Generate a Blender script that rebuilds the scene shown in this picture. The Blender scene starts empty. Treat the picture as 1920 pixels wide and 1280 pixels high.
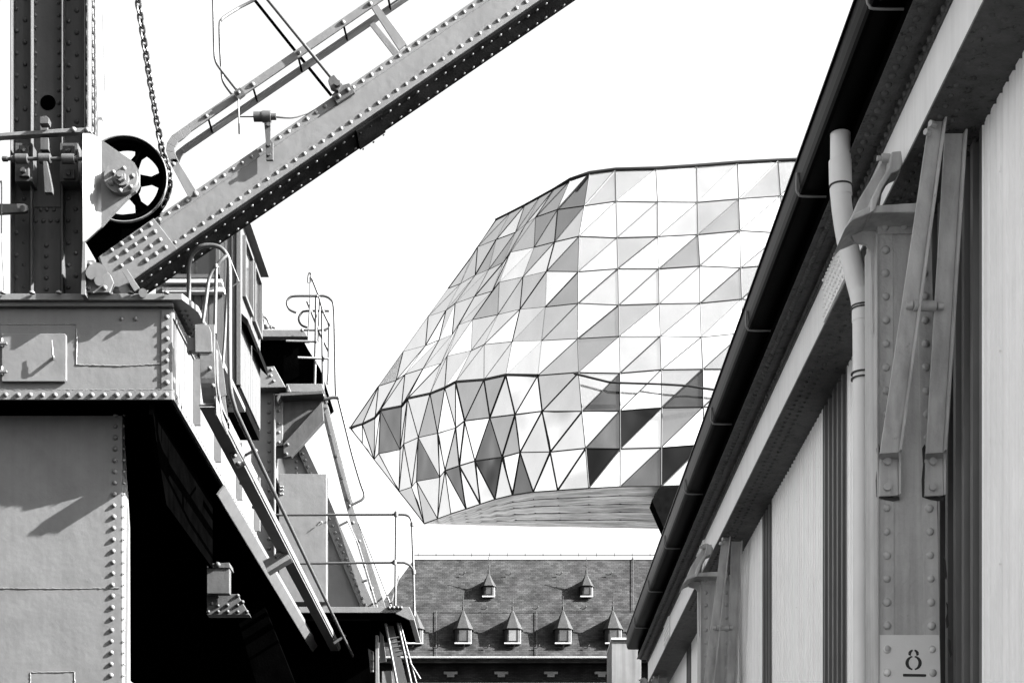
import bpy, bmesh, math, random
from mathutils import Vector, Matrix
random.seed(7)
R = math.radians
sc = bpy.context.scene
col = sc.collection

# ------------------------------------------------------------------ camera, sky, sun, exposure
F, CX, HY, EYE = 3200.0, 960.0, 1838.0, 1.6
cam = bpy.data.cameras.new("camera"); camo = bpy.data.objects.new("camera", cam); col.objects.link(camo)
cam.sensor_width = 36; cam.sensor_fit = 'HORIZONTAL'; cam.lens = 36 * F / 1920
cam.shift_y = (HY - 640) / 1920; cam.clip_start = 0.1; cam.clip_end = 6000
camo.location = (0, 0, EYE); camo.rotation_euler = (R(90), 0, 0); sc.camera = camo
SUN = Vector((.83, -.215, .52)).normalized()
elev = math.asin(SUN.z); rot = math.atan2(SUN.x, SUN.y)
world = bpy.data.worlds.new("World"); sc.world = world; world.use_nodes = True
nt = world.node_tree; nt.nodes.clear()
sky = nt.nodes.new('ShaderNodeTexSky'); sky.sky_type = 'NISHITA'; sky.sun_disc = False
sky.sun_elevation = elev; sky.sun_rotation = rot; sky.dust_density = 6.0; sky.air_density = 0.6; sky.ozone_density = 1
bw = nt.nodes.new('ShaderNodeRGBToBW'); bg = nt.nodes.new('ShaderNodeBackground'); wo = nt.nodes.new('ShaderNodeOutputWorld')
bg.inputs['Strength'].default_value = 0.05
nt.links.new(sky.outputs[0], bw.inputs[0]); nt.links.new(bw.outputs[0], bg.inputs[0]); nt.links.new(bg.outputs[0], wo.inputs[0])
sl = bpy.data.lights.new("sun", 'SUN'); sl.energy = 5.0; sl.angle = R(0.5); sl.color = (1, .998, .995)
so = bpy.data.objects.new("sun", sl); col.objects.link(so)
so.rotation_euler = SUN.to_track_quat('Z', 'Y').to_euler(); so.location = SUN * 100
sc.view_settings.view_transform = 'Standard'; sc.view_settings.look = 'None'; sc.view_settings.gamma = 1
sc.view_settings.exposure = 4.3
sc.cycles.max_bounces = 6

def P(x, y, d): return Vector(((x - CX) * d / F, d, EYE + (HY - y) * d / F))
def Z(y, d): return EYE + (HY - y) * d / F
def X(x, d): return (x - CX) * d / F

# ------------------------------------------------------------------ materials
def mat(name, v, rough=.5, metal=0.0, var=.15, vscale=3.0, bump=.0, bscale=30.0, streak=0.0, spec=.5, bdist=.01, dirt=0.0, coat=0.0, dth=.64):
    m = bpy.data.materials.new(name); m.use_nodes = True
    n = m.node_tree.nodes; l = m.node_tree.links
    b = n['Principled BSDF']; b.inputs['Roughness'].default_value = rough; b.inputs['Metallic'].default_value = metal
    b.inputs['Specular IOR Level'].default_value = spec
    if coat: b.inputs['Coat Weight'].default_value = coat; b.inputs['Coat Roughness'].default_value = .08
    tc = n.new('ShaderNodeTexCoord'); no = n.new('ShaderNodeTexNoise'); no.inputs['Scale'].default_value = vscale
    no.inputs['Detail'].default_value = 6; no.inputs['Roughness'].default_value = .6
    l.new(tc.outputs['Object'], no.inputs['Vector'])
    mr = n.new('ShaderNodeMapRange'); mr.inputs['From Min'].default_value = .3; mr.inputs['From Max'].default_value = .7
    mr.inputs['To Min'].default_value = v * (1 - var); mr.inputs['To Max'].default_value = v * (1 + var)
    l.new(no.outputs['Fac'], mr.inputs['Value']); out = mr.outputs[0]
    if streak:
        mp = n.new('ShaderNodeMapping'); mp.inputs['Scale'].default_value = (9, 9, .35); l.new(tc.outputs['Object'], mp.inputs['Vector'])
        n2 = n.new('ShaderNodeTexNoise'); n2.inputs['Scale'].default_value = 1.6; n2.inputs['Detail'].default_value = 5
        l.new(mp.outputs[0], n2.inputs['Vector'])
        m2 = n.new('ShaderNodeMapRange'); m2.inputs['From Min'].default_value = .35; m2.inputs['From Max'].default_value = .65
        m2.inputs['To Min'].default_value = 1 - streak; m2.inputs['To Max'].default_value = 1 + streak * .4
        l.new(n2.outputs['Fac'], m2.inputs['Value'])
        mu = n.new('ShaderNodeMath'); mu.operation = 'MULTIPLY'; l.new(out, mu.inputs[0]); l.new(m2.outputs[0], mu.inputs[1]); out = mu.outputs[0]
    if dirt:
        n3 = n.new('ShaderNodeTexNoise'); n3.inputs['Scale'].default_value = 14; n3.inputs['Detail'].default_value = 8; n3.inputs['Roughness'].default_value = .75
        l.new(tc.outputs['Object'], n3.inputs['Vector'])
        m3 = n.new('ShaderNodeMapRange'); m3.inputs['From Min'].default_value = dth; m3.inputs['From Max'].default_value = dth + .06
        m3.inputs['To Min'].default_value = 1; m3.inputs['To Max'].default_value = 1 - dirt
        l.new(n3.outputs['Fac'], m3.inputs['Value'])
        mu = n.new('ShaderNodeMath'); mu.operation = 'MULTIPLY'; l.new(out, mu.inputs[0]); l.new(m3.outputs[0], mu.inputs[1]); out = mu.outputs[0]
    l.new(out, b.inputs['Base Color'])
    if bump:
        nb = n.new('ShaderNodeTexNoise'); nb.inputs['Scale'].default_value = bscale; nb.inputs['Detail'].default_value = 4
        l.new(tc.outputs['Object'], nb.inputs['Vector'])
        bp = n.new('ShaderNodeBump'); bp.inputs['Strength'].default_value = bump; bp.inputs['Distance'].default_value = bdist
        l.new(nb.outputs['Fac'], bp.inputs['Height']); l.new(bp.outputs[0], b.inputs['Normal'])
    return m

M = {}
M['crane'] = mat('crane_paint', .039, .5, var=.14, bump=.22, bscale=11, bdist=.014, dirt=.35, streak=.07, spec=.3)
M['crane_tube'] = mat('tube_paint', .018, .45, var=.12, bump=.2, bscale=60, spec=.25)
M['crane_dark'] = mat('black_shaded_steel', .0002, .8, var=.5, bump=.6, bscale=25, bdist=.01, spec=0)  # near-black colour holds the shade under the cranes; also used for black parts
M['crane_flange'] = mat('dark_flange_steel', .004, .45, var=.5, bump=.8, bscale=60, bdist=.01, spec=0)
M['mast'] = mat('shaded_crane_paint', .021, .5, var=.15, bump=.25, bscale=25, streak=.2, spec=.12)  # crane paint darkened for the shade on the mast; also on other dim parts
M['chain'] = mat('chain_iron', .012, .4, metal=.2, var=.3, spec=.3)
M['planks'] = mat('painted_boards', .022, .55, var=.12, streak=.25, spec=.3, bump=.2, bscale=40)
M['pane_dark'] = mat('dark_window_pane', .004, .05, var=.1, spec=.5)
M['shed_grey'] = mat('shed_grey_paint', .36, .5, var=.14, bump=.7, bscale=38, bdist=.006, streak=.22, dirt=.3, spec=.3)
M['shed_light'] = mat('shed_light_paint', .72, .5, var=.05, bump=.15, bscale=30, bdist=.003, streak=.06, spec=.3)
M['shed_under'] = mat('shed_shaded_paint', .07, .6, var=.3, vscale=8, bump=.8, bscale=40, dirt=.8, spec=.15, dth=.57)  # darkened for the shade under the eave, with dirt spots on top
M['shed_stencil'] = mat('pale_stencil_patch', .55, .5, var=.05, bump=.3, bscale=45, bdist=.004, spec=.3)
M['sheet'] = mat('corrugated_sheet', .86, .45, var=.04, streak=.06, spec=.3)
M['sheet_dark'] = mat('ribbed_dark_sheet', .11, .5, var=.1, streak=.2, spec=.3)
M['gutter'] = mat('black_gutter', .001, .3, var=.3, streak=.3, spec=.006)
M['black'] = mat('matt_black', .002, .9, var=.3, spec=0)
M['pvc'] = mat('pale_pipe', .60, .35, var=.05, spec=.4, streak=.04)
M['paint_black'] = mat('black_stencil', .006, .6, var=.1)
M['strap'] = mat('galvanised_strap', .14, .4, var=.1, spec=.5)
M['slate'] = mat('slate_roof', .02, .6)
M['mullion'] = mat('dark_mullion', .003, .5, var=.1, spec=.1)
M['zinc'] = mat('ridge_zinc', .03, .5, var=.2, spec=.4)
M['ground'] = mat('asphalt', .015, .95, var=.25, vscale=.5, bump=.4, bscale=40)
M['lead'] = mat('spire_slate', .013, .6, var=.2, vscale=6, spec=.05)
M['soff'] = None

def slate_mat(name, v, w, h, mortar):
    m = bpy.data.materials.new(name); m.use_nodes = True; n = m.node_tree.nodes; l = m.node_tree.links
    b = n['Principled BSDF']; b.inputs['Roughness'].default_value = .7; b.inputs['Specular IOR Level'].default_value = .0
    tc = n.new('ShaderNodeTexCoord'); sp = n.new('ShaderNodeSeparateXYZ'); cb = n.new('ShaderNodeCombineXYZ')
    l.new(tc.outputs['Object'], sp.inputs[0]); l.new(sp.outputs['X'], cb.inputs['X']); l.new(sp.outputs['Z'], cb.inputs['Y'])
    br = n.new('ShaderNodeTexBrick'); br.inputs['Scale'].default_value = 1; br.inputs['Brick Width'].default_value = w
    br.inputs['Row Height'].default_value = h; br.inputs['Mortar Size'].default_value = mortar; br.inputs['Mortar Smooth'].default_value = .3
    br.inputs['Color1'].default_value = (v * .75,) * 3 + (1,); br.inputs['Color2'].default_value = (v * 1.3,) * 3 + (1,); br.inputs['Mortar'].default_value = (v * .5,) * 3 + (1,)
    l.new(cb.outputs[0], br.inputs['Vector'])
    no = n.new('ShaderNodeTexNoise'); no.inputs['Scale'].default_value = 1.2; no.inputs['Detail'].default_value = 7; l.new(tc.outputs['Object'], no.inputs['Vector'])
    mr = n.new('ShaderNodeMapRange'); mr.inputs['From Min'].default_value = .3; mr.inputs['From Max'].default_value = .7; mr.inputs['To Min'].default_value = .65; mr.inputs['To Max'].default_value = 1.4
    l.new(no.outputs['Fac'], mr.inputs['Value'])
    mx = n.new('ShaderNodeVectorMath'); mx.operation = 'SCALE'; l.new(br.outputs['Color'], mx.inputs[0]); l.new(mr.outputs[0], mx.inputs['Scale'])
    l.new(mx.outputs[0], b.inputs['Base Color'])
    bp = n.new('ShaderNodeBump'); bp.inputs['Strength'].default_value = .6; bp.inputs['Distance'].default_value = .03
    l.new(br.outputs['Fac'], bp.inputs['Height']); bp.invert = True; l.new(bp.outputs[0], b.inputs['Normal'])
    return m
M['slate'] = slate_mat('slate_roof', .0125, .24, .11, .008)
M['brick'] = slate_mat('dark_brick', .006, .24, .08, .012)

def glass(name, v, rough, metal, bump=.0, bscale=.55, bdist=.12):
    m = mat(name, v, rough, metal=metal, var=.08, vscale=.5, bump=bump, bscale=bscale, bdist=bdist, spec=.5)
    for nd_ in m.node_tree.nodes:
        if nd_.type == 'TEX_NOISE' and abs(nd_.inputs['Scale'].default_value - bscale) < 1e-4: nd_.inputs['Detail'].default_value = 0.6
    return m
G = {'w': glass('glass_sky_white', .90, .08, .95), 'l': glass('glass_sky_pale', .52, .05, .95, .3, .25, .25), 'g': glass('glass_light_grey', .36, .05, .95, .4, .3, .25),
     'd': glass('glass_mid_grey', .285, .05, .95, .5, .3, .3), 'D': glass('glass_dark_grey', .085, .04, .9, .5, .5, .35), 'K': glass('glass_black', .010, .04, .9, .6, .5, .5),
     'r': glass('glass_rippled', .72, .03, .97, .8, .35, .8)}  # tints hold the reflected sky tones, chosen pane by pane

def soffit_mat():
    m = bpy.data.materials.new('brushed_soffit'); m.use_nodes = True; n = m.node_tree.nodes; l = m.node_tree.links
    b = n['Principled BSDF']; b.inputs['Roughness'].default_value = .35; b.inputs['Metallic'].default_value = .3
    tc = n.new('ShaderNodeTexCoord'); mp = n.new('ShaderNodeMapping'); mp.inputs['Scale'].default_value = (.28, 14, 1); mp.inputs['Rotation'].default_value = (0, 0, R(1.5))
    l.new(tc.outputs['UV'], mp.inputs[0]); no = n.new('ShaderNodeTexNoise'); no.inputs['Scale'].default_value = 1.0; no.inputs['Detail'].default_value = 8; no.inputs['Roughness'].default_value = .7
    l.new(mp.outputs[0], no.inputs['Vector'])
    mr = n.new('ShaderNodeMapRange'); mr.inputs['From Min'].default_value = .38; mr.inputs['From Max'].default_value = .62; mr.inputs['To Min'].default_value = .25; mr.inputs['To Max'].default_value = 1.0
    l.new(no.outputs['Fac'], mr.inputs['Value']); l.new(mr.outputs[0], b.inputs['Base Color'])
    return m
M['soff'] = soffit_mat()

# ------------------------------------------------------------------ mesh builder
class MB:
    def __init__(s): s.v = []; s.f = []; s.smooth = []; s.mi = 0; s.mx = []
    def add(s, vs, fs, smooth=False):
        o = len(s.v); s.v += [tuple(v) for v in vs]
        for f in fs: s.f.append(tuple(i + o for i in f)); s.smooth.append(smooth); s.mx.append(s.mi)
        return s
    def box(s, a, b):
        x0, y0, z0 = min(a[0], b[0]), min(a[1], b[1]), min(a[2], b[2]); x1, y1, z1 = max(a[0], b[0]), max(a[1], b[1]), max(a[2], b[2])
        return s.add([(x0,y0,z0),(x1,y0,z0),(x1,y1,z0),(x0,y1,z0),(x0,y0,z1),(x1,y0,z1),(x1,y1,z1),(x0,y1,z1)],
              [(0,3,2,1),(4,5,6,7),(0,1,5,4),(1,2,6,5),(2,3,7,6),(3,0,4,7)])
    def pbox(s, x0, y0, x1, y1, d, t):                    # rectangle read in the picture, standing at distance d, t metres deep
        a = P(x0, y0, d); b = P(x1, y1, d); return s.box(a, (b.x, b.y + t, b.z))
    def prism(s, pts, d, t, vec=None):                    # outline standing at distance d, t metres deep
        fr = [P(x, y, d) for x, y in pts]; return s.extr(fr, vec or Vector((0, t, 0)))
    def extr(s, fr, vec):
        n = len(fr); vec = Vector(vec); fr = [Vector(p) for p in fr]
        nrm = Vector((0,0,0))
        for i in range(n): nrm += fr[i].cross(fr[(i+1) % n])
        if nrm.dot(vec) > 0: fr = fr[::-1]
        bk = [p + vec for p in fr]
        fs = [tuple(range(n)), tuple(reversed(range(n, 2*n)))] + [(i, i+n, (i+1) % n + n, (i+1) % n) for i in range(n)]
        return s.add(fr + bk, fs)
    def tube(s, pts, r, seg=10, caps=True):
        pts = [Vector(p) for p in pts]; n = len(pts); rings = []
        t0 = (pts[1] - pts[0]).normalized(); up = Vector((0,0,1)) if abs(t0.z) < .9 else Vector((0,1,0))
        nrm = (up - up.dot(t0) * t0).normalized(); pt = t0
        for i in range(n):
            t = ((pts[min(i+1,n-1)] - pts[i]).normalized() + (pts[i] - pts[max(i-1,0)]).normalized())
            t = t.normalized() if t.length > 1e-6 else pt
            q = pt.rotation_difference(t); nrm = (q @ nrm); nrm = (nrm - nrm.dot(t) * t).normalized(); pt = t
            bn = t.cross(nrm); rr = r[i] if isinstance(r, (list, tuple)) else r
            rings.append([pts[i] + (nrm * math.cos(a) + bn * math.sin(a)) * rr for a in [2*math.pi*k/seg for k in range(seg)]])
        vs = [p for rg in rings for p in rg]; fs = []
        for i in range(n-1):
            for k in range(seg):
                fs.append((i*seg+k, i*seg+(k+1)%seg, (i+1)*seg+(k+1)%seg, (i+1)*seg+k))
        s.add(vs, fs, True)
        if caps: s.add(rings[0], [tuple(reversed(range(seg)))]); s.add(rings[-1], [tuple(range(seg))])
        return s
    def rivet(s, c, n, r, h=None, seg=10):
        n = Vector(n).normalized(); h = h or r * .9; k_ = random.uniform(.9, 1.1); r *= k_; h *= random.uniform(.85, 1.1); c = Vector(c) + Vector([random.uniform(-.06, .06) * r for _ in range(3)]) * (1 - abs(n.y) * .0)
        a = n.orthogonal().normalized(); b = n.cross(a); vs = []; prof = [(1, -.05), (.95, .35), (.72, .72), (.38, .94)]
        for pr, ph in prof:
            for k in range(seg):
                t = 2*math.pi*k/seg; vs.append(c + (a*math.cos(t) + b*math.sin(t)) * r * pr + n * h * ph)
        vs.append(c + n * h); fs = []
        for i in range(len(prof)-1):
            for k in range(seg): fs.append((i*seg+k, i*seg+(k+1)%seg, (i+1)*seg+(k+1)%seg, (i+1)*seg+k))
        o = (len(prof)-1)*seg
        for k in range(seg): fs.append((o+k, o+(k+1)%seg, len(vs)-1))
        return s.add(vs, fs, True)
    def cyl(s, a, b, r, seg=20): return s.tube([a, b], r, seg)
    def hexb(s, c, n, r, h): n = Vector(n).normalized(); return s.tube([Vector(c), Vector(c) + n*h], r, 6)
    def build(s, name, m, parent=None, bevel=0.0):
        me = bpy.data.meshes.new(name); me.from_pydata(s.v, [], s.f); me.update()
        me.polygons.foreach_set('use_smooth', s.smooth); [me.materials.append(q_) for q_ in (m if isinstance(m, (list, tuple)) else [m])]
        me.polygons.foreach_set('material_index', s.mx)
        o = bpy.data.objects.new(name, me); col.objects.link(o)
        bm = bmesh.new(); bm.from_mesh(me); bmesh.ops.recalc_face_normals(bm, faces=bm.faces); bm.to_mesh(me); bm.free()
        if bevel:
            b = o.modifiers.new('bevel', 'BEVEL'); b.width = bevel; b.segments = 2; b.limit_method = 'ANGLE'; b.angle_limit = R(50)
        if parent: o.parent = parent
        return o
def thing(name, label, cat, group=None):
    o = bpy.data.objects.new(name, None); col.objects.link(o); o['label'] = label; o['category'] = cat
    if group: o['group'] = group
    return o
def tag(o, label, cat, group=None):
    o['label'] = label; o['category'] = cat
    if group: o['group'] = group
    return o
def arc(pts, n=6):                                        # smooth polyline through control points (Catmull-Rom)
    out = []; m = len(pts)
    for i in range(m - 1):
        p0, p1, p2, p3 = [Vector(pts[max(0, min(m-1, j))]) for j in (i-1, i, i+1, i+2)]
        for k in range(n):
            t = k / n; out.append(.5 * ((2*p1) + (p2-p0)*t + (2*p0-5*p1+4*p2-p3)*t*t + (3*p1-p0-3*p2+p3)*t**3))
    out.append(Vector(pts[-1])); return out

FR = (0, -1, 0)
# ================================================================== GROUND
g = MB(); g.add([(-4000,-4000,0),(4000,-4000,0),(4000,5000,0),(-4000,5000,0)], [(0,1,2,3)])
go = g.build('ground', M['ground']); go['kind'] = 'structure'

# ================================================================== SHED (right)
SL = -20 / F                                               # the shed runs a hair to the left of straight ahead
shed = thing('warehouse', 'quayside warehouse with riveted girder, black gutter and pale corrugated wall', 'warehouse')
def sx(x, y): return x + SL * (y - 11)
def srun(prof, y0, y1, mb):                                # profile (x at 11 m, z) run along the shed
    n = len(prof); vs = [(sx(x, y0), y0, z) for x, z in prof] + [(sx(x, y1), y1, z) for x, z in prof]
    fs = [(i, (i+1) % n, (i+1) % n + n, i + n) for i in range(n)] + [tuple(reversed(range(n))), tuple(range(n, 2*n))]
    return mb.add(vs, fs)
Y0, Y1 = 4.0, 30.0
XW, XF, XG = 2.51, 2.33, 2.124
ZB, ZT = 6.83, 7.26
gm = MB(); srun([(XW, ZB), (XW+.04, ZB), (XW+.04, ZT+.1), (XW, ZT+.1)], Y0, Y1, gm)
web = gm.build('girder', M['shed_light'], shed)
m = MB(); srun([(XW-.012, ZT-.07), (XW, ZT-.07), (XW, ZT), (XW-.012, ZT)], Y0, Y1, m)      # angle leg along web top
srun([(XF, ZT), (XW+.3, ZT), (XW+.3, ZT+.025), (XF, ZT+.025)], Y0, Y1, m)
srun([(XF-.02, ZT-.006), (XW-.06, ZT-.006), (XW-.06, ZT-.002), (XF-.02, ZT-.002)], Y0, Y1, m)
y = Y0 + .05
while y < Y1:
    m.rivet((sx(XF+.045, y), y, ZT-.006), (0,0,-1), .024, .024, 8)
    m.rivet((sx(XW-.012, y+.055), y+.055, ZT-.035), (-1,0,0), .024, .024, 8)
    y += .105 if y < 12.2 or y > 15.5 else .05
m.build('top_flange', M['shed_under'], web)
m = MB(); srun([(XW-.008, ZB-.02), (XW+.55, ZB-.02), (XW+.55, ZB), (XW-.008, ZB)], Y0, 30, m)
srun([(XW+.5, ZB), (XW+.53, ZB), (XW+.53, ZT), (XW+.5, ZT)], Y0, 30, m)
y = Y0 + .05
while y < 24:
    for dx in (.07, .15, .36, .45):
        m.rivet((sx(XW+dx, y), y + (.05 if dx in (.15, .36) else 0), ZB-.02), (0,0,-1), .018, .015, 8)
    y += .12
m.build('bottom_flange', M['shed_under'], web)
for ys in (13.2, 22.0, 26.5):                               # splice plates with dense rivets on the web
    m = MB(); m.box((sx(XW, ys)-.012, ys-.42, ZB+.02), (sx(XW, ys)+.002, ys+.42, ZT-.08))
    for i in range(12):
        for k in range(5): m.rivet((sx(XW, ys)-.012, ys-.38+.069*i, ZB+.06+k*.07), (-1,0,0), .015, .016, 7)
    m.build('splice_plate', M['shed_light'], web)
# gutter with roof edge
ga = MB()
prof = [(XG+.0, 7.66), (XG-.003, 7.56), (XG-.001, 7.49), (XG+.006, 7.44), (XG+.018, 7.415), (XG+.04, 7.402), (XF+.02, 7.40), (XF+.02, 7.42), (XG+.04, 7.42), (XG+.02, 7.46), (XG+.012, 7.655)]
srun(prof, Y0, 29.9, ga); srun([(XG-.012, 7.655), (XG+.014, 7.655), (XG+.014, 7.672), (XG-.012, 7.672)], Y0, 29.9, ga)
y = Y0 + 1.0
gut = ga.build('gutter', M['gutter'], shed)
m = MB(); srun([(XF, ZT+.03), (XF+.6, ZT+.03), (XF+.6, 7.62), (XF, 7.39)], Y0, 30, m); m.build('eave_board', M['black'], shed)  # eave shade put into the board's near-black colour
m = MB(); srun([(XG+.03, 7.68), (12.0, 9.3), (12.0, 9.36), (XG+.03, 7.74)], Y0, 30.0, m); m.build('roof', M['sheet_dark'], shed)
for y in (6.4, 8.3, 10.17, 12.6, 15.2, 17.75, 20.3, 22.85, 25.4, 28.0):
    b = MB(); w = .012
    prof = [(XG-.012, 7.56), (XG-.014, 7.44), (XG+.002, 7.405), (XG+.028, 7.388), (XF+.02, 7.385)]
    pts = [Vector((sx(x, y), y, z)) for x, z in prof]
    b.tube([pts[0]] + arc(pts, 4)[1:], .008, 6); b.build('gutter_bracket', M['strap'], gut)
# corrugated wall
XC = 2.86
def corr(y0, y1, depth, pitch, x0, mb, fill=.55):
    y = y0; prof = []
    while y < y1 - 1e-6:
        prof += [(x0, y), (x0, y + pitch*fill), (x0 + depth, y + pitch*(fill+.1)), (x0 + depth, y + pitch*.9)]; y += pitch
    prof.append((x0, min(y, y1)))
    z1, z0 = 7.5, 0.0; vs = []; fs = []
    for x, y in prof: vs += [(sx(x, y), y, z0), (sx(x, y), y, z1)]
    for i in range(len(prof)-1): fs.append((2*i, 2*i+2, 2*i+3, 2*i+1))
    mb.add(vs, fs)
strips = [(6.2, 6.9), (10.4, 12.2), (14.45, 15.55), (18.45, 19.15), (22.3, 23.0), (26.3, 27.0)]
prev = 3.0; walls = []
for a, b_ in strips + [(30, 30)]:
    m = MB(); corr(prev, a, .036, .125, XC, m); 
    for zz_ in (4.05, 5.3, 6.35):
        q_ = prev + .22
        while q_ < a: m.rivet((sx(XC, q_), q_, zz_), (-1,0,0), .009, .008, 6); q_ += .58
    m.mi = 0; m.build('wall', M['sheet'], shed); prev = b_
    if b_ > a:
        m = MB(); corr(a, b_, .17, .20, XC + .0, m, .30); m.build('ribbed_strip', M['sheet_dark'], shed)
m = MB(); m.box((XC+.19, 3, 0), (XC+.23, 30, 7.6)); m.box((XC+.16, 29.8, 0), (12, 30, 9.2)); m.build('inner_wall', M['black'], shed)

# columns
def column(D, number=False):
    def q(x, y, d): p = P(x, y, d); return p
    c0 = MB()
    Fd = 11.0
    # shaft: slightly wider towards its foot
    zt = Z(425, Fd); 
    def edge(z): t = (zt - z) / 3.0; return X(1645, Fd) - .0 + .010*t, X(1746, Fd) + .062*t
    l0, r0 = edge(zt); l1, r1 = edge(0)
    c0.extr([(l0, Fd, zt), (r0, Fd, zt), (r1, Fd, 0), (l1, Fd, 0)], (0, .34, 0))
    for z in [Z(yy, Fd) for yy in range(425, 1700, 44)]:
        l, r = edge(z); c0.rivet((l + .052, Fd-.006, z), FR, .026, .018, 12); c0.rivet((r - .052, Fd-.006, z), FR, .026, .018, 12)
    # thin outer angle strips
    c0.extr([(l0, Fd-.006, zt), (l0+.10, Fd-.006, zt), (l1+.10, Fd-.006, 0), (l1, Fd-.006, 0)], (0, .005, 0))
    c0.extr([(r0-.10, Fd-.006, zt), (r0, Fd-.006, zt), (r1, Fd-.006, 0), (r1-.10, Fd-.006, 0)], (0, .005, 0))
    c0.extr([(l0-.012, Fd-.02, zt-.05), (l0, Fd-.02, zt-.05), (l1, Fd-.02, 0), (l1-.012, Fd-.02, 0)], (0, .36, 0))
    o = c0.build('column', M['shed_grey'], shed, .003)
    pr = []
    # head plate band and side wing
    w = MB(); w.prism([(1645,412),(1746,408),(1747,437),(1646,439)], Fd-.014, .012)
    w.rivet(P(1659,425,Fd-.014), FR, .026, .018, 12); w.rivet(P(1696,424,Fd-.014), FR, .026, .018, 12)
    w.prism([(1590,430),(1602,452),(1625,458),(1632,470),(1634,520),(1636,620),(1645,650),(1645,425)], Fd+.05, .03)
    w.rivet(P(1604,430,Fd+.05), FR, .022, .015)
    pr.append(w.build('head_plate', M['shed_grey'], o))
    # capital: cast shoe carrying the girder
    k = MB()
    k.prism([(1584,429),(1598,402),(1632,385),(1745,378),(1748,398),(1634,398),(1600,412)], Fd-.22, .46)
    k.prism([(1596,407),(1610,374),(1632,338),(1648,312),(1655,291),(1672,288),(1690,302),(1690,314),(1668,334),(1654,360),(1648,398)], Fd-.10, .12)
    k.prism([(1672,284),(1690,282),(1693,305),(1688,318),(1672,325),(1655,352),(1640,395),(1632,398),(1634,372),(1650,340),(1668,312)], Fd-.24, .16)
    k.hexb(P(1668,297,Fd-.16)+Vector((0,0,0)), (-1,0,0), .032, .05); k.hexb(P(1668,297,Fd-.16)+Vector((-.05,0,0)), (-1,0,0), .018, .03)
    pr.append(k.build('capital', M['shed_grey'], o, .012))
    # two angle struts
    for (xa, xb, xt, xtb, yt, dt, dep, nm) in ((1650, 1684, 1742, 1768, 224, 10.35, 10.86, 1), (1736, 1768, 1772, 1806, 250, 10.45, 10.88, 2)):
        s = MB(); bl, br_ = P(xa, 850, dep), P(xb, 848, dep); tl, tr = P(xt, yt, dt), P(xtb, yt, dt)
        s.extr([bl, br_, tr, tl], (0, .018, 0))
        e = Vector((.0, -.055, 0)); th = Vector((-.014, 0, 0))
        s.extr([br_, tr, tr + e, br_ + e], (.014, 0, 0))
        b0, b1 = P(xa-2, 930, Fd-.035), P(xb+1, 928, Fd-.035)
        s.extr([b0, b1, P(xb, 846, Fd-.03), P(xa, 846, Fd-.03)], (0, .02, 0))
        s.extr([bl, br_, P(xb, 860, Fd-.03), P(xa, 860, Fd-.03)], (0, .02, 0))
        s.extr([b1, P(xb, 848, Fd-.04), P(xb, 848, Fd-.04)+e*.7, b1+e*.5], (.012, 0, 0))
        cx = (xa + xb) / 2 - 4
        for yy in (865, 913): s.cyl(P(cx, yy, Fd-.035), P(cx, yy, Fd-.035)+Vector((0,-.022,0)), .024, 14)
        if nm == 1:
            s.hexb(P(1753, 234, 10.34), (-1,-.6,0), .02, .04); s.hexb(P(1744, 250, 10.34), (-1,-.6,0), .02, .04)
        rb = MB()
        rb.prism([(xa-7,840),(xa-2,832),(xa+3,848),(xa+1,880),(xa-3,900),(xa+2,926),(xb-6,931),(xb+2,930),(xb+3,937),(xb-9,939),(xa+8,936),(xa-7,931),(xa-8,900),(xa-5,870)], Fd-.012, .004)
        rb.build('rust_patch', M['paint_black'], o)
        pr.append(s.build('strut', M['shed_grey'] if nm == 1 else M['shed_grey'], o, .003))
    s = MB(); a, b_ = P(1712, 572, 10.62), P(1752, 574, 10.66)
    s.cyl(a, b_, .033, 16); s.hexb(a - Vector((.045,0,0)), (1,0,0), .026, .04); s.hexb(b_ + Vector((.02,0,0)), (1,0,0), .024, .035)
    pr.append(s.build('spacer_bolt', M['shed_grey'], o))
    if number:
        # pale patch with stencilled 8 and its bar
        s = MB(); l, r = edge(3.5)
        zp = Z(1190, Fd); s.extr([(edge(zp)[0]+.004, Fd-.0075, zp), (edge(zp)[1]-.004, Fd-.0075, zp), (edge(2.9)[1]-.004, Fd-.0075, 2.9), (edge(2.9)[0]+.004, Fd-.0075, 2.9)], (0, .0012, 0))
        for z in [Z(yy, Fd) for yy in range(425, 1500, 44)]:
            if 2.9 < z < zp: l, r = edge(z); s.rivet((l + .052, Fd-.0075, z), FR, .026, .018, 12); s.rivet((r - .052, Fd-.0075, z), FR, .026, .018, 12)
        s.build('number_patch', M['shed_stencil'], o)
        s = MB(); dd = Fd - .0085
        def ringseg(cx, cy, rx, ry, tx, ty, a0, a1):
            n = 12; pts = []
            for i in range(n+1):
                a = R(a0 + (a1-a0)*i/n); pts.append((cx + rx*math.cos(a), cy - ry*math.sin(a)))
            for i in range(n, -1, -1):
                a = R(a0 + (a1-a0)*i/n); pts.append((cx + (rx-tx)*math.cos(a), cy - (ry-ty)*math.sin(a)))
            for i in range(n):
                s.prism([pts[i], pts[i+1], pts[2*n+1-(i+1)], pts[2*n+1-i]], dd, .0006)
        for a0, a1 in ((15, 78), (102, 165)): ringseg(1713, 1226, 10.5, 9.5, 6, 3, a0, a1)
        for sgn in (-1, 1): s.prism([(1713+sgn*4.5,1224),(1713+sgn*10.3,1224),(1713+sgn*9.5,1227),(1713+sgn*5.5,1229)], dd, .0006)
        for a0, a1 in ((-80, 80), (100, 260)): ringseg(1713, 1242, 15.5, 13.5, 6.5, 2.5, a0, a1)
        s.prism([(1693,1263),(1694,1262),(1736,1263),(1737,1265),(1736,1268),(1694,1267.5),(1693,1266)], dd, .0006)
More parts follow.
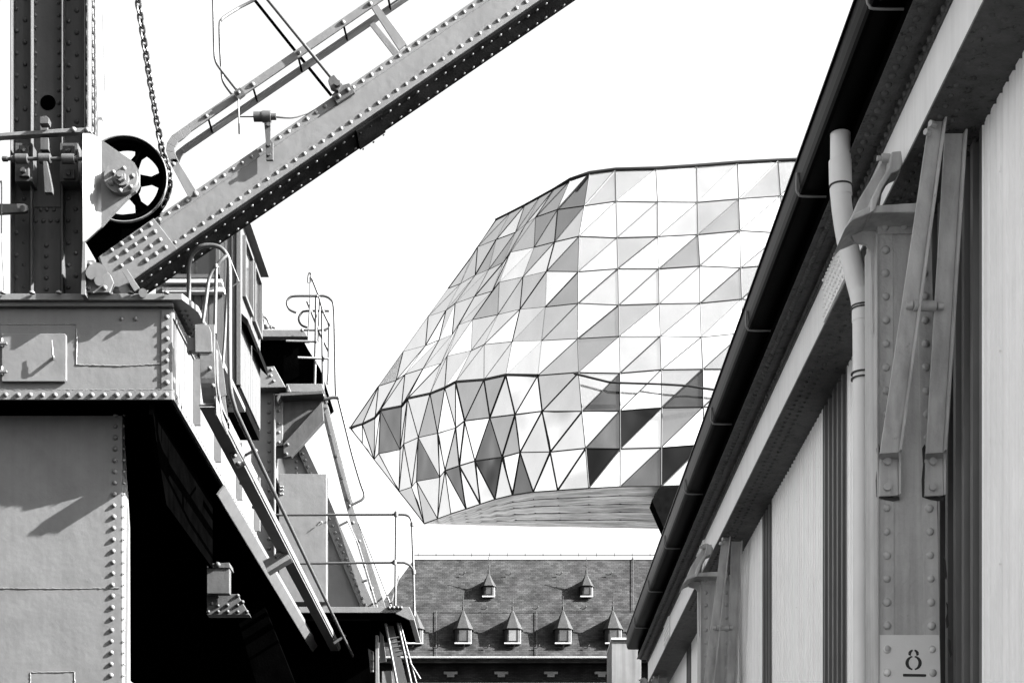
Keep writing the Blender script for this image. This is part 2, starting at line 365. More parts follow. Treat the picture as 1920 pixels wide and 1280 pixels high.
        s.build('stencilled_number', M['paint_black'], o)
    if number:
        for pts in ([(1770,1045),(1774,1050),(1777,1080),(1775,1086),(1771,1078),(1769,1062)], [(1775,1128),(1778,1132),(1780,1172),(1776,1178),(1774,1160),(1777,1146)], [(1779,1195),(1783,1200),(1786,1226),(1783,1232),(1780,1216)]):
            rb = MB(); rb.prism([(x-1, y) for x, y in pts], Fd-.0095, .001); rb.build('flaked_edge', M['paint_black'], o)
    if D:
        for ch in [o]: ch.location = (SL * D, D, 0)
        for ch in pr: pass
    return o
column(0, True)['label'] = 'near riveted column with a pale patch and stencilled number'
for D in (9.7, 19.4 - .6): column(D)

# downpipe
dp = MB(); dY = 11.7
pts = [P(1576, 225, dY), P(1576, 345, dY), P(1578, 385, dY), P(1588, 450, dY+.02), P(1604, 520, dY+.02), P(1616, 572, dY), P(1618, 640, dY), P(1619, 1280, dY), Vector((X(1620, dY), dY, 0))]
rp = X(980, dY) - .003
dp.tube([pts[0], pts[1]] + arc(pts[1:7], 6)[1:-1] + pts[6:], rp, 24)
def coll(mb, a, b, k): mb.tube([a, b], rp * k, 24)
coll(dp, P(1575, 302, dY), P(1576, 350, dY), 1.10)
coll(dp, P(1576, 352, dY), P(1577.5, 368, dY), 1.06)
coll(dp, P(1615, 545, dY), P(1617.5, 573, dY), 1.10)
coll(dp, P(1618, 581, dY), P(1618, 603, dY), 1.07)
pipe = dp.build('downpipe', M['pvc'], shed)
m = MB()
for ya in (348, 574, 579, 699, 709):
    xx = 1576 if ya < 400 else 1617
    m = MB(); m.tube([P(xx, ya, dY), P(xx, ya+2.5, dY)], rp*1.13, 24); m.build('pipe_clip', M['paint_black'], pipe)

# pale sheet-metal end bay beyond the gutter
ew = thing('sheet_metal_shaft', 'pale sheet metal shaft standing beyond the far end of the gutter', 'shaft')
m = MB(); m.box((X(1147, 32), 32, 0), (X(1202, 32), 33.6, Z(1199, 32)))
for i in range(8): m.box((X(1147, 32)-.006, 32.1+i*.18, 0), (X(1147, 32), 32.2+i*.18, Z(1199,32)-.02))
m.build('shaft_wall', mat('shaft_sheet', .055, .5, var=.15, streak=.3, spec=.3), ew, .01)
m = MB(); m.box((X(1146, 31.95), 31.97, Z(1199, 32)), (X(1204, 32), 33.65, Z(1197, 32)+.02)); m.build('cap', M['strap'], ew)

# ================================================================== CRANE (near, left)
DC = 20.0
pxm = DC / F
crane = thing('harbour_crane', 'near riveted harbour crane with jib, pulley and chain on its portal', 'crane')
RV = 4.4 * pxm
# mast -------------------------------------------------
m = MB()
m.pbox(21, -260, 154, 553, 20.25, .7)
for x, h, w in ((20, .16, 2.2), (58, .13, 2.6), (116, .13, 2.8), (155, .055, 3.0)):
    m.pbox(x - w/2, -260, x + w/2, 553, 20.25 - h, h + .02)
m.pbox(22, 395, 56, 553, 20.235, .02); m.pbox(60, 448, 114, 553, 20.235, .02); m.pbox(60, 340, 114, 388, 20.235, .02)
def rcol(mb, x, y0, y1, st, d, r=RV): 
    y = y0
    while y <= y1: mb.rivet(P(x, y, d), FR, r); y += st
for x, y0 in ((31, 17), (47, 38), (129, 40), (144, 20)): rcol(m, x, y0 - 41.6*6, 235, 41.6, 20.25)
for x in (66, 110): rcol(m, x, 6 - 23.4*8, 225, 23.4, 20.25, RV*.9)
for x, y0 in ((45, 372), (30, 395), (128, 372), (142, 392)): rcol(m, x, y0, 545, 41.6, 20.235 if x < 56 and y0 > 394 else 20.25)
rcol(m, 87, 460, 545, 20.4, 20.235)
for x, y in ((77,393),(88,393),(101,393),(67,414),(81,414),(95,414),(108,414)): m.rivet(P(x, y, 20.25), FR, RV)
mast = m.build('mast', M['mast'], crane, .004)
m = MB(); m.pbox(157, -260, 160, 252, 20.12, .3); m.pbox(163, -260, 167, 252, 20.05, .12); m.pbox(175, -260, 178, 258, 20.3, .5)
y = -200
while y < 240: m.pbox(157, y, 166, y+9, 20.14, .05); y += 30
m.build('guide_rail', M['crane'], mast, .004)
m = MB(); c = P(90, 193, 20.25); 
n = 24; m.tube([c + Vector((0, .0, 0)), c + Vector((0, -.006, 0))], 14.5*pxm, 28); m.build('lightening_hole', M['crane_dark'], mast)
# tie bar + clamp
m = MB(); m.prism([(-60,254),(0,249),(115,241),(168,239),(171,248),(115,249),(0,256),(-60,262)], 19.84, .10)
m.rivet(P(138,243,19.84), FR, RV*1.3); m.rivet(P(163,244,19.84), FR, RV*1.2)
tie = m.build('tie_bar', M['crane'], mast, .006)
m = MB(); yy = 298; dd = 19.78
m.cyl(P(4, yy, dd), P(154, yy, dd), 3.4*pxm, 12)
for a, b_, r in ((5, 14, 5), (22, 28, 6), (30, 52, 9), (74, 95, 9.5), (117, 140, 9), (141, 146, 6)): m.cyl(P(a, yy, dd), P(b_, yy, dd), r*pxm, 18)
for x0, y0, x1, y1 in ((35,272,54,290),(117,273,140,292),(118,316,139,334),(35,312,54,330)):
    m.pbox(x0, y0, x1, y1, 19.95, .06); m.hexb(P((x0+x1)/2, (y0+y1)/2, 19.95), FR, 5*pxm, .04); m.cyl(P((x0+x1)/2,(y0+y1)/2,19.95), P((x0+x1)/2,(y0+y1)/2,19.88), 2.6*pxm, 8)
m.pbox(28, 268, 60, 340, 20.01, .24); m.pbox(112, 268, 146, 340, 20.01, .24)
m.prism([(80,302),(88,302),(98,352),(98,361),(83,361)], 19.72, .07)
m.prism([(74,219),(86,217),(92,222),(91,232),(74,232)], 19.74, .10); m.pbox(75, 232, 89, 281, 19.95, .05); m.pbox(75, 258, 91, 281, 19.85, .10)
m.build('brake_clamp', M['mast'], mast, .006)
m = MB(); m.prism([(-6,382),(45,382),(52,386),(52,394),(45,397),(-6,400)], 19.9, .06); m.cyl(P(42,390,19.9), P(42,390,19.82), 5*pxm, 12)
m.tube(arc([P(-3,345,19.9), P(1,341,19.9), P(3,350,19.9), P(3,450,19.9), P(7,520,19.9), P(7,552,19.9)], 4), 1.3*pxm, 8)
m.build('lever', M['crane_tube'], mast, .004)
# bearing plate, pulley -------------------------------
m = MB()
row = [(155, 19.72), (160, 19.75), (166, 19.82), (173, 19.90), (181, 19.955), (190, 19.97)]
vs = []; fs = []
def gtop(x): return 250 + max(0, (x - 172)) * .65
def gbot(x): return 452 - (x - 158) * .80 if x > 158 else 548
for i, (x, d) in enumerate(row):
    a, b_ = P(x, gtop(x), d), P(x, 452 - max(0, x-158)*.9, d); vs += [a, b_, a + Vector((0,.06,0)), b_ + Vector((0,.06,0))]
for i in range(len(row)-1):
    k = 4*i; fs += [(k, k+4, k+5, k+1), (k+2, k+3, k+7, k+6), (k, k+2, k+6, k+4), (k+1, k+5, k+7, k+3)]
m.add(vs, fs, True); m.add(vs[:4], [(0,1,3,2)])
m.prism([(190, 262),(252,305),(261,322),(261,346),(254,358),(245,364),(207,404),(190,423)], 19.97, .06)
m.prism([(155,452),(160,454),(160,552),(152,552)], 19.72, .5)
bear = m.build('bearing_plate', M['crane'], crane)
m = MB(); c = P(229, 337, 19.97)
m.tube([c, c + Vector((0,-.08,0))], 31*pxm, 36)
for k in range(6):
    a = R(20 + 60*k); q = P(229 + 21*math.cos(a), 337 - 21*math.sin(a), 19.89); m.rivet(q, FR, 5*pxm, 6*pxm)
q = P(229, 337, 19.89); m.cyl(q, q + Vector((0,-.05,0)), 14*pxm, 24); m.hexb(q + Vector((0,-.05,0)), FR, 10*pxm, .06); m.cyl(q + Vector((0,-.11,0)), q + Vector((0,-.14,0)), 5*pxm, 12)
m.build('hub', M['crane'], bear, .004)
def ringmesh(mb, c, r0, r1, y0, y1, seg=56):
    vs = []; fs = []
    for k in range(seg):
        a = 2*math.pi*k/seg; u = Vector((math.cos(a), 0, math.sin(a)))
        vs += [c + u*r0 + Vector((0,y0,0)), c + u*r1 + Vector((0,y0,0)), c + u*r1 + Vector((0,y1,0)), c + u*r0 + Vector((0,y1,0))]
    for k in range(seg):
        a, b_ = 4*k, 4*((k+1) % seg)
        for i in range(4): fs.append((a+i, a+(i+1) % 4, b_+(i+1) % 4, b_+i))
    mb.add(vs, fs, True)
m = MB(); c = P(234, 338, 20.10)
ringmesh(m, c, 70*pxm, 80*pxm, -.045, -.02); ringmesh(m, c, 70*pxm, 80*pxm, .14, .165); ringmesh(m, c, 66*pxm, 72*pxm, -.02, .14)
ringmesh(m, c, 5*pxm, 26*pxm, -.03, .15)
for k in range(6):
    a = R(0 + 60*k); u = Vector((math.cos(a), 0, math.sin(a))); w = Vector((-math.sin(a), 0, math.cos(a)))
    m.extr([c + u*24*pxm + w*12*pxm, c + u*50*pxm + w*7*pxm, c + u*67*pxm + w*15*pxm, c + u*67*pxm - w*15*pxm, c + u*50*pxm - w*7*pxm, c + u*24*pxm - w*12*pxm], (0, .03, 0))
    m.extr([c + u*24*pxm + w*1.5*pxm + Vector((0,-.03,0)), c + u*67*pxm + w*1.5*pxm + Vector((0,-.03,0)), c + u*67*pxm - w*1.5*pxm + Vector((0,-.03,0)), c + u*24*pxm - w*1.5*pxm + Vector((0,-.03,0))], (0, .09, 0))
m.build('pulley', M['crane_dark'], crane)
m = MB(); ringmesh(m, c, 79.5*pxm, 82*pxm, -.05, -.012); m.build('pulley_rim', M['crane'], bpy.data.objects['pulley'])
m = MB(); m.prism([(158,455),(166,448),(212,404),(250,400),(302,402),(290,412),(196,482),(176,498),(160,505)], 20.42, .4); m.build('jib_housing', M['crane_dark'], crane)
# chains
def link(mb, c, t, side, L, W, r):
    t = t.normalized(); side = (side - side.dot(t)*t).normalized(); pts = []
    for k in range(12):
        a = 2*math.pi*k/12; ca, sa = math.cos(a), math.sin(a)
        pts.append(c + t*((L/2 - W/2)*(1 if ca > 0 else -1) * min(1, abs(ca)*3) + W/2*ca) + side*(W/2)*sa)
    rings = []; n = 12; seg = 6; vs = []; fs = []
    nrm = t.cross(side)
    for i in range(n):
        tg = (pts[(i+1) % n] - pts[i-1]).normalized(); bn = tg.cross(nrm)
        for k in range(seg):
            a = 2*math.pi*k/seg; vs.append(pts[i] + (nrm*math.cos(a) + bn*math.sin(a))*r)
    for i in range(n):
        for k in range(seg): fs.append((i*seg+k, i*seg+(k+1) % seg, ((i+1) % n)*seg+(k+1) % seg, ((i+1) % n)*seg+k))
    mb.add(vs, fs, True)
def chain(path, pitch, name, sz=1.0):
    mb = MB(); acc = 0; i = 0; k = 0; pos = Vector(path[0]); tot = []
    for a, b_ in zip(path[:-1], path[1:]):
        a, b_ = Vector(a), Vector(b_); L = (b_-a).length; s = (pitch - acc) if acc else 0
        while s <= L:
            t = (b_-a).normalized(); cpt = a + t*s
            side = Vector((math.cos(.5), -math.sin(.5), 0)) if k % 2 else Vector((math.sin(.5), math.cos(.5), 0))
            link(mb, cpt, t, side, 17*pxm*sz, 11*pxm*sz, 2.1*pxm*sz); k += 1; s += pitch
        acc = L - (s - pitch)
    return mb.build(name, M['chain'], crane)
chain([P(236,-150,20.16), P(258,0,20.16), P(281,150,20.16), P(300,262,20.16)] + [P(234+85*math.cos(R(a)), 338-85*math.sin(R(a)), 20.16) for a in (32, 18, 4, -10, -24, -38)], 12.4*pxm, 'chain')
chain([P(171,-200,20.2), P(171,250,20.2)], 12.4*pxm, 'chain', .8)
# jib ---------------------------------------------------
def up(x): return 606 - .681*x
def lo(x): return 694 - .686*x
DB = 19.93; W = .40
m = MB()
m.prism([(184,up(184)+2),(1300,up(1300)),(1300,lo(1300)),(250,lo(250)),(222,541),(205,538),(196,520)], DB, W)
step = (17.3, -11.8)
for k in range(-0, 56):
    x, y = 298.7 + step[0]*k, 411 + step[1]*k; m.rivet(P(x, up(x)+9.5, DB), FR, RV*.98)
    x, y = 328.3 + step[0]*k, 453.7; m.rivet(P(x, lo(x)-13.5, DB), FR, RV*.98)
# flange edges: raised strips along both edges
for f, a, b_ in ((up, 0, 19), (lo, -23, 0)):
    m.prism([(300,f(300)+a),(1300,f(1300)+a),(1300,f(1300)+b_),(300,f(300)+b_)], DB-.008, .01)
jib = m.build('jib', M['crane'], crane, .004)
m = MB()
m.prism([(186,up(186)+1),(288,up(288)-1),(332,466),(262,514),(240,530),(222,538),(205,536)], DB-.03, .028)
pts = []
for r0, n in (((282,421),5),((290,435),5),((300,450),5),((310,464),3)):
    for k in range(n): m.rivet(P(r0[0]-18.1*k, r0[1]+12*k, DB-.03), FR, RV*1.05)
m.build('jib_foot_plate', M['crane'], jib, .004)
m = MB()                                                   # lower flange, near-black, with lighter rivets on its underside
m.prism([(240,lo(240)),(1300,lo(1300)),(1300,lo(1300)+7),(240,lo(240)+7)], DB+.02, W+.06)
m.mi = 1; nd = Vector((.565, 0, -.825))
for k in range(64):
    x = 262 + 17.3*k; q = P(x, lo(x)+7, DB+.05)
    for dy in (.07, .36): m.rivet(q + Vector((0, dy, 0)), nd, RV*.95, RV*.8)
m.build('lower_flange', [M['crane_flange'], M['crane']], jib, .003)
m = MB(); a = P(667, lo(667)+8, DB+.01); b_ = P(716, lo(716)+8, DB+.01)
m.extr([a, b_, b_ + Vector((0,.44,0)), a + Vector((0,.44,0))], nd*.02)
for k in range(3):
    for dy in (.06, .44): m.rivet(a.lerp(b_, .1+.4*k) + nd*.03 + Vector((0,dy,0)), nd, RV*.5)
m.build('splice_plate', M['crane_flange'], jib)
m = MB(); m.cyl(P(182,513,19.78), P(182,513,20.3), 19*pxm, 26); m.cyl(P(172,512,19.70), P(172,512,19.78), 11*pxm, 18)
m.prism([(160,487),(175,487),(207,515),(213,530),(205,548),(160,548)], 19.80, .08)
for x, y in ((169,496),(189,501),(196,540),(166,540)): m.rivet(P(x, y, 19.80), FR, RV*1.1)
m.cyl(P(186,526,19.72), P(186,526,19.8), 9*pxm, 18)
m.build('pivot', M['crane'], jib, .004)
m = MB(); m.prism([(229,509),(238,504),(262,540),(252,546)], 19.78, .04); m.cyl(P(268,549,19.8), P(268,549,19.86), 8*pxm, 14)
m.build('latch', M['crane'], jib, .003)
# cable track above the jib
m = MB()
def tu(x): return 474 - .685*x
m.prism([(352,tu(352)),(1000,tu(1000)),(1000,tu(1000)+17),(358,tu(358)+17)], 19.95, .03)
outer = [(352,tu(352)),(338,243),(322,254),(313,268),(311,282),(316,297),(322,305)]
inner = [(358,tu(358)+17),(345,258),(334,266),(328,276),(328,287),(333,298),(336,304)]
for i in range(len(outer)-1): m.prism([outer[i], outer[i+1], inner[i+1], inner[i]], 19.95, .03)
m.prism([(316,300),(330,296),(367,356),(352,367)], 19.95, .03)
for x in (387, 474, 643, 694, 560): m.rivet(P(x, tu(x)+9, 19.95), FR, RV)
m.rivet(P(325,308,19.95), FR, RV); m.rivet(P(367,364,19.9), FR, RV*1.3)
tr = m.build('cable_track', M['crane'], jib, .003)
m = MB()
def tb(x): return 508 - .684*x
m.prism([(345,tb(345)),(1000,tb(1000)),(1000,tb(1000)+14),(345,tb(345)+14)], 20.32, .03)
m.extr([P(345,tb(345)+13,20.32), P(1000,tb(1000)+13,20.32), P(1000,tb(1000)+13,20.32)+Vector((0,-.09,0)), P(345,tb(345)+13,20.32)+Vector((0,-.09,0))], (0,0,-.012))
m.prism([(345,tb(345)),(330,284),(322,300),(334,306),(340,293),(345,tb(345)+14)], 20.32, .03)
m.prism([(693,46),(701,41),(747,97),(738,104)], 20.3, .03)
m.build('rear_track', M['crane'], tr)
m = MB()
for a, b_ in (((391,224),(398,248)),((475,166),(482,190)),((560,110),(566,134)),((645,51),(651,75)),((728,-3),(732,18))): m.tube([P(*a, 19.97), P(*b_, 20.3)], 2*pxm, 8)
m.build('spacer', M['crane_dark'], tr)
m = MB(); m.prism([(696,14),(708,9),(762,82),(748,94)], 19.96, .03); m.extr([P(708,9,19.96), P(762,82,19.96), P(762,82,19.96)+Vector((0,.08,0)), P(708,9,19.96)+Vector((0,.08,0))], (-.012,0,0)); m.build('bracket', M['crane'], tr, .003)
# stay rods and tube guards
rt = 2.9*pxm
m = MB(); m.tube([P(380,-150,19.9), P(502,0,19.9), P(621,146,19.9)], rt*1.05, 10)
m.prism([(617,146),(626,140),(634,150),(642,158),(634,170),(620,164),(615,152)], 19.82, .08); m.hexb(P(633,159,19.82), FR, 6*pxm, .05)
m.prism([(622,178),(640,160),(655,156),(665,173),(632,194)], 19.87, .05)
for x, y in ((635,181),(652,169)): m.rivet(P(x, y, 19.87), FR, RV*1.15)
m.build('stay_rod', M['crane_tube'], crane, .003)
m = MB(); m.tube([P(360,-145,20.34), P(477,0,20.34), P(552,94,20.34), P(621,179,20.34)], rt, 10); m.build('stay_rod', M['crane_dark'], crane)
m = MB()
m.tube(arc([P(398,-120,19.92), P(400,0,19.92), P(402,90,19.92), P(404,112,19.92), P(412,128,19.92), P(443,168,19.92)], 5), 2.6*pxm, 9)
m.tube([P(478,0,20.2)] + arc([P(450,14,20.2), P(424,30,20.1), P(415,38,20.05), P(412,48,20.0), P(413,90,20.0), P(416,138,20.0), P(420,156,20.0), P(434,176,20.0)], 4), 2.6*pxm, 9)
m.prism([(438,172),(450,164),(459,176),(446,186)], 19.88, .05); m.rivet(P(447,174,19.88), FR, RV)
m.build('tube_guard', M['crane_tube'], crane)
m = MB()
m.tube([P(447,186,19.9), P(448.5,251,19.9)], 1.6*pxm, 8); m.tube([P(450,219,19.9), P(477,219,19.9)], 1.4*pxm, 8)
m.cyl(P(476,219,19.85), P(492,219,19.85), 9*pxm, 18); m.cyl(P(492,219,19.85), P(508,219,19.85), 10.5*pxm, 18); m.cyl(P(508,219,19.85), P(518,219,19.85), 6*pxm, 12)
m.prism([(495,228),(508,228),(507,262),(512,268),(512,300),(499,300),(498,262)], 19.84, .04)
for y in (235, 272, 290): m.hexb(P(504, y, 19.84), FR, 4*pxm, .03)
m.tube(arc([P(518,219,19.85), P(545,221,19.87), P(565,217,19.9), P(590,207,19.95), P(640,175,19.96)], 5), 1.2*pxm, 6)
m.tube(arc([P(518,221,19.85), P(548,222,19.87), P(572,215,19.9), P(600,200,19.95)], 5), .9*pxm, 6)
m.build('limit_switch', M['crane_tube'], crane, .003)
# portal head ---------------------------------------------
m = MB()
XL = X(-420, 20.0); XR = X(323, 20.0); zt, zb = Z(578, 20), Z(749, 20)
m.box((XL, 20.0, zb), (XR, 26.6, zt)); m.box((XR-.3, 26.6, zb), (XR, 44, zb+.14))
m.pbox(-420, 731, 323, 749, 19.985, .02); m.pbox(302, 580, 323, 731, 19.985, .02)
x = 11 - 23.1*4
while x < 315: m.rivet(P(x, 740, 19.985), FR, RV*1.1); x += 23.1
for y in (594.5, 615, 635, 657.5, 676, 697, 717): m.rivet(P(313, y, 19.985), FR, RV*1.1)
for x in (227.5, 254): m.rivet(P(x, 598, 20), FR, RV)
# side: flange strips and rivets
m.box((XR, 20.0, zb), (XR+.02, 26.6, zb+.12)); m.box((XR, 20.0, zt-.12), (XR+.02, 26.6, zt))
y = 20.12
while y < 26.5:
    m.rivet((XR+.02, y, zb+.06), (1,0,0), .02, .016, 8); m.rivet((XR+.02, y, zt-.06), (1,0,0), .02, .016, 8); y += .16
for yy in (21.3, 22.8, 24.6, 26.3):
    m.box((XR, yy, zb+.12), (XR+.10, yy+.03, zt-.12)); m.box((XR, yy+.03, zb+.12), (XR+.014, yy+.16, zt-.12))
    for k in range(6): m.rivet((XR+.014, yy+.09, zb+.2+k*.13), (1,0,0), .018, .014, 8)
head = m.build('portal_head', M['crane'], crane, .005)
m = MB(); m.box((XL, 20.02, zb-.03), (XR-.02, 44, zb-.003)); 
m.extr([(-4.26, 20.03, zb-.03), (-4.26, 20.03, 8.24), (-4.26, 20.18, 8.02), (-4.26, 20.34, 7.84), (-4.26, 20.8, 7.4), (-4.26, 24, 7.4), (-4.26, 24, zb-.03)], (.05, 0, 0))  # added fin, shaped to cast the shadow on the portal leg
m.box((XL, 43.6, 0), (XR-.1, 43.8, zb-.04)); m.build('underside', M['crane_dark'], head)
m = MB()
zp0, zp1 = Z(562, 19.87), Z(550, 19.87); xr = X(345, 19.87)
m.extr([(XL, 19.87, zp0), (xr-.02, 19.87, zp0), (xr+.10, 20.25, zp0), (xr+.10, 23.8, zp0), (XL, 23.8, zp0)], (0,0,zp1-zp0))
for x in (5, 60, 110, 175, 245, 312): q = P(x, 550, 19.83); m.rivet(q, (0,0,1), 5.5*pxm)
m.box((XL, 19.93, zt), (XR+.02, 20.0, zp0-.002))
y = 20.2
while y < 23.6: m.rivet((XR+.06, y, zp0), (0,0,-1), .02, .02, 8); m.rivet((XR+.12, y, zp0), (0,0,-1), .02, .02, 8); y += .14
m.build('deck_plate', M['crane'], head, .005)
def weld(mb, pts, r, d, st=3):
    out = []
    for (x0, y0), (x1, y1) in zip(pts[:-1], pts[1:]):
        n = max(2, int(math.hypot(x1-x0, y1-y0)/st))
        for k in range(n): t = k/n; out.append(P(x0+(x1-x0)*t + random.uniform(-.6,.6), y0+(y1-y0)*t + random.uniform(-.6,.6), d))
    out.append(P(*pts[-1], d)); mb.tube(out, [r*random.uniform(.6, 1.3) for _ in out], 6)
m = MB(); weld(m, [(143,616),(144,640),(143,684),(230,686),(305,682),(304,729)], 1.5*pxm, 20.0); weld(m, [(-60,731),(305,731)], 1.2*pxm, 19.99); weld(m, [(-60,609),(143,608)], .9*pxm, 20.0)
m.build('weld_seam', M['crane'], head)
m = MB()
def rr(x0, y0, x1, y1, r, n=4):
    out = []
    for cx, cy, a0 in ((x1-r, y0+r, 90), (x0+r, y0+r, 180), (x0+r, y1-r, 270), (x1-r, y1-r, 0)):
        seg = [(cx + r*math.cos(R(a0 - 0 + 90*k/n)), cy - r*math.sin(R(a0 + 90*k/n))) for k in range(n+1)]
        out += seg
    return out
q = [(3,625),(121,625),(124,628),(124,712),(121,715),(3,715)]
m.prism(q, 19.95, .05)
hatch = m.build('hatch', M['crane'], head, .006)
m = MB(); m.tube(arc([P(97,638,19.86), P(98,652,19.86), P(98.5,664,19.86), P(101,670,19.87)], 4), [1.2*pxm]*4 + [1.8*pxm]*9, 8); m.tube([P(101,670,19.87), P(101,670,19.95)], 3*pxm, 10)
m.build('handle', M['crane'], hatch)
m = MB()
for y in (642, 695): m.pbox(-8, y-2, 12, y+2, 19.90, .04); m.cyl(P(3, y-8, 19.93), P(3, y+8, 19.93), 3*pxm, 10)
m.build('hinge', M['crane'], hatch)
# tower leg
m = MB(); xr = X(229, 20.45)
m.box((XL, 20.45, 0), (xr, 20.6, zb-.04))
m.extr([(xr, 20.49, zb-.1), (xr, 20.49, 0), (xr+.07, 20.59, 0), (xr+.05, 20.59, Z(980, 20.45)), (xr+.01, 20.59, Z(890, 20.45))], (0,.06,0))
y = 905 - 21.2*8
while y < 1500: m.rivet(P(214.5 - (y-905)*.018, y, 20.45), FR, RV*1.1); m.rivet((xr+.02, 20.457, Z(y, 20.45)), (1,-.6,0), .018, .014, 8); y += 21.2
weld(m, [(-100,1102),(120,1103),(224,1102)], 1.4*pxm, 20.45); weld(m, [(56,1400),(57,1260),(140,1259),(141,1400)], 1.3*pxm, 20.45)
m.build('portal_leg', M['crane'], crane, .005)
# inner legs in the dark: sloping dark member
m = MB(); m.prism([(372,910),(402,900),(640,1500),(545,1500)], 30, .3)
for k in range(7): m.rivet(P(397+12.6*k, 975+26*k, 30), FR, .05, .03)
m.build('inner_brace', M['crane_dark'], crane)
m = MB(); m.pbox(388, 1063, 430, 1112, 24.1, .15); m.prism([(388,1056),(430,1054),(432,1064),(388,1064)], 24.08, .3); m.rivet(P(408,1058,24.08), FR, .04, .04)
m.prism([(388,1113),(445,1113),(468,1152),(388,1152)], 24.3, .2)
for x, y in ((408,1118),(446,1116),(397,1131),(409,1135),(427,1134),(446,1134),(391,1146),(409,1146),(427,1146),(446,1146),(463,1146),(455,1128)): m.rivet(P(x, y, 24.3), FR, .026, .04)
m.build('lit_gusset', M['mast'], crane, .005)
# horizontal guide channel along the head, curling upward at its near end
def ribbon(path, x0, x1, th, mb):
    n = len(path); vs = []
    for i, (yy, zz) in enumerate(path):
        a = path[max(0, i-1)]; b_ = path[min(n-1, i+1)]; ty, tz = b_[0]-a[0], b_[1]-a[1]; L = math.hypot(ty, tz); ny, nz = -tz/L, ty/L
        if ny < 0: ny, nz = ny, nz
        vs += [(x0, yy, zz), (x1, yy, zz), (x1, yy - ny*th, zz - nz*th), (x0, yy - ny*th, zz - nz*th)]
    fs = []
    for i in range(n-1):
        k = 4*i
        for j in range(4): fs.append((k+j, k+(j+1) % 4, k+4+(j+1) % 4, k+4+j))
    fs += [(0,1,2,3), tuple(4*(n-1)+j for j in (3,2,1,0))]; mb.add(vs, fs)
zr = Z(905, 20.9)
path2 = [(19.95, Z(612, 19.95)), (19.95, Z(700, 19.95)), (19.97, Z(745, 19.97))]
pc = arc([Vector((0, 19.95, Z(640,19.95))), Vector((0, 19.95, 8.85)), Vector((0, 20.02, 8.56)), Vector((0, 20.26, 8.39)), Vector((0, 20.8, 8.32)), Vector((0, 22, 8.30)), Vector((0, 46, 8.22))], 6)
path2 = [(19.95, Z(610, 19.95))] + [(p.y, p.z) for p in pc]
m = MB(); ribbon(path2, X(377, 20), X(400, 20)+.03, .03, m)
# stiffening lip on the outer edge
ribbon([(a-.0, b_-.0) for a, b_ in path2[4:]], X(400, 20)+.032, X(400, 20)+.05, -.10, m)
for (px_, py_, d_) in ((393,690,19.95),(399,722,19.98),(404,765,20.2),(437,850,21.7),(452,905,22.98),(475,950,24.1),(506,1010,25.9)): m.rivet(P(px_, py_, d_-.03), (0,-.6,-.8), .03)
guide = m.build('guide_channel', M['crane'], crane, .003)
m = MB(); m.pbox(354, 632, 388, 657, 19.96, .12); m.prism([(365,608),(383,607),(392,612),(396,622),(398,660),(366,660)], 19.9, .03)
for x, y in ((374,641),(391,648)): m.rivet(P(x, y, 19.96), FR, RV*1.1)
m.pbox(350, 628, 355, 660, 19.97, .1)
m.build('guide_bracket', M['crane'], guide, .004)
m = MB(); m.prism([(492,1050),(535,1032),(545,1046),(502,1072)], 26.6, .25); m.tube([P(518,1042,26.5), P(528,1036,26.5)], .03, 8); m.rivet(P(519,1042,26.6), FR, .04); m.build('clamp_block', M['crane'], guide, .004); m = MB()
m.prism([(430,850),(446,846),(458,868),(442,874)], 21.6, .1); m.rivet(P(440,854,21.6), FR, .03); m.rivet(P(447,869,21.6), FR, .03)
m.build('clamp_block', M['crane'], guide, .004)
m = MB(); m.extr([(-4.0, 23.2, 8.2), (-3.90, 23.2, 8.33), (-3.90, 44, 8.33), (-4.0, 44, 8.2)], (-.02, 0, .012)); m.build('bottom_flange', M['crane'], head)
m = MB(); m.prism([(400,632),(407,638),(418,690),(424,740),(410,745),(404,700)], 20.3, .02); m.prism([(409,650),(416,700),(428,790),(424,800),(412,720)], 20.7, .02); m.build('guide_web', M['crane'], guide)
# handrails
r1 = 4.3*pxm
m = MB(); zh = Z(775, 20.05)
path = [P(354,570,20.25), P(354,520,20.2)] + arc([P(354,500,20.15), P(360,478,20.1), P(376,463,20.05), P(395,460,20.05), P(414,465,20.05), P(426,480,20.05), P(430,503,20.05), P(430,600,20.05), P(430.5,690,20.05), P(433,735,20.1), P(442,770,20.25)], 5) + [Vector((-3.22, 22, Z(775,20.25)-.12)), Vector((-3.20, 26, Z(775,20.25)-.18)), Vector((-3.2, 33, Z(775,20.25)-.2)), Vector((-3.2, 54, Z(775,20.25)-.2))]
m.tube(path, r1, 12)
m.tube(arc([P(380,606,19.98), P(386,565,19.98), P(391,528,19.98), P(397,512,19.98), P(405,500,19.98), P(416,487,19.98), P(426,478,20.0)], 4), 3.6*pxm, 10)
m.tube([P(403,625,20.0), P(404,560,20.0), P(405.5,502,19.98)], 3.4*pxm, 10)
m.tube([P(404.5,496,19.98), P(405.5,503,19.98)], 4.8*pxm, 10)
m.tube([P(417,690,20.6), P(421,640,20.6), P(425,560,20.6), P(428,500,20.4)], 3.0*pxm, 9)
m.tube([P(440,860,22.6), P(462,852,22.1), P(478,843,21.9)], 3*pxm, 9); m.rivet(P(479,845,21.85), FR, 5*pxm)
m.tube([P(626,1205,33), P(648,1190,33)], .03, 8)
m.tube([P(428,478,20.05), P(448,528,20.05)], 1.6*pxm, 6); m.tube([P(448,528,20.05), P(432,540,20.05)], 1.6*pxm, 6)
m.build('handrail', M['crane_tube'], crane)

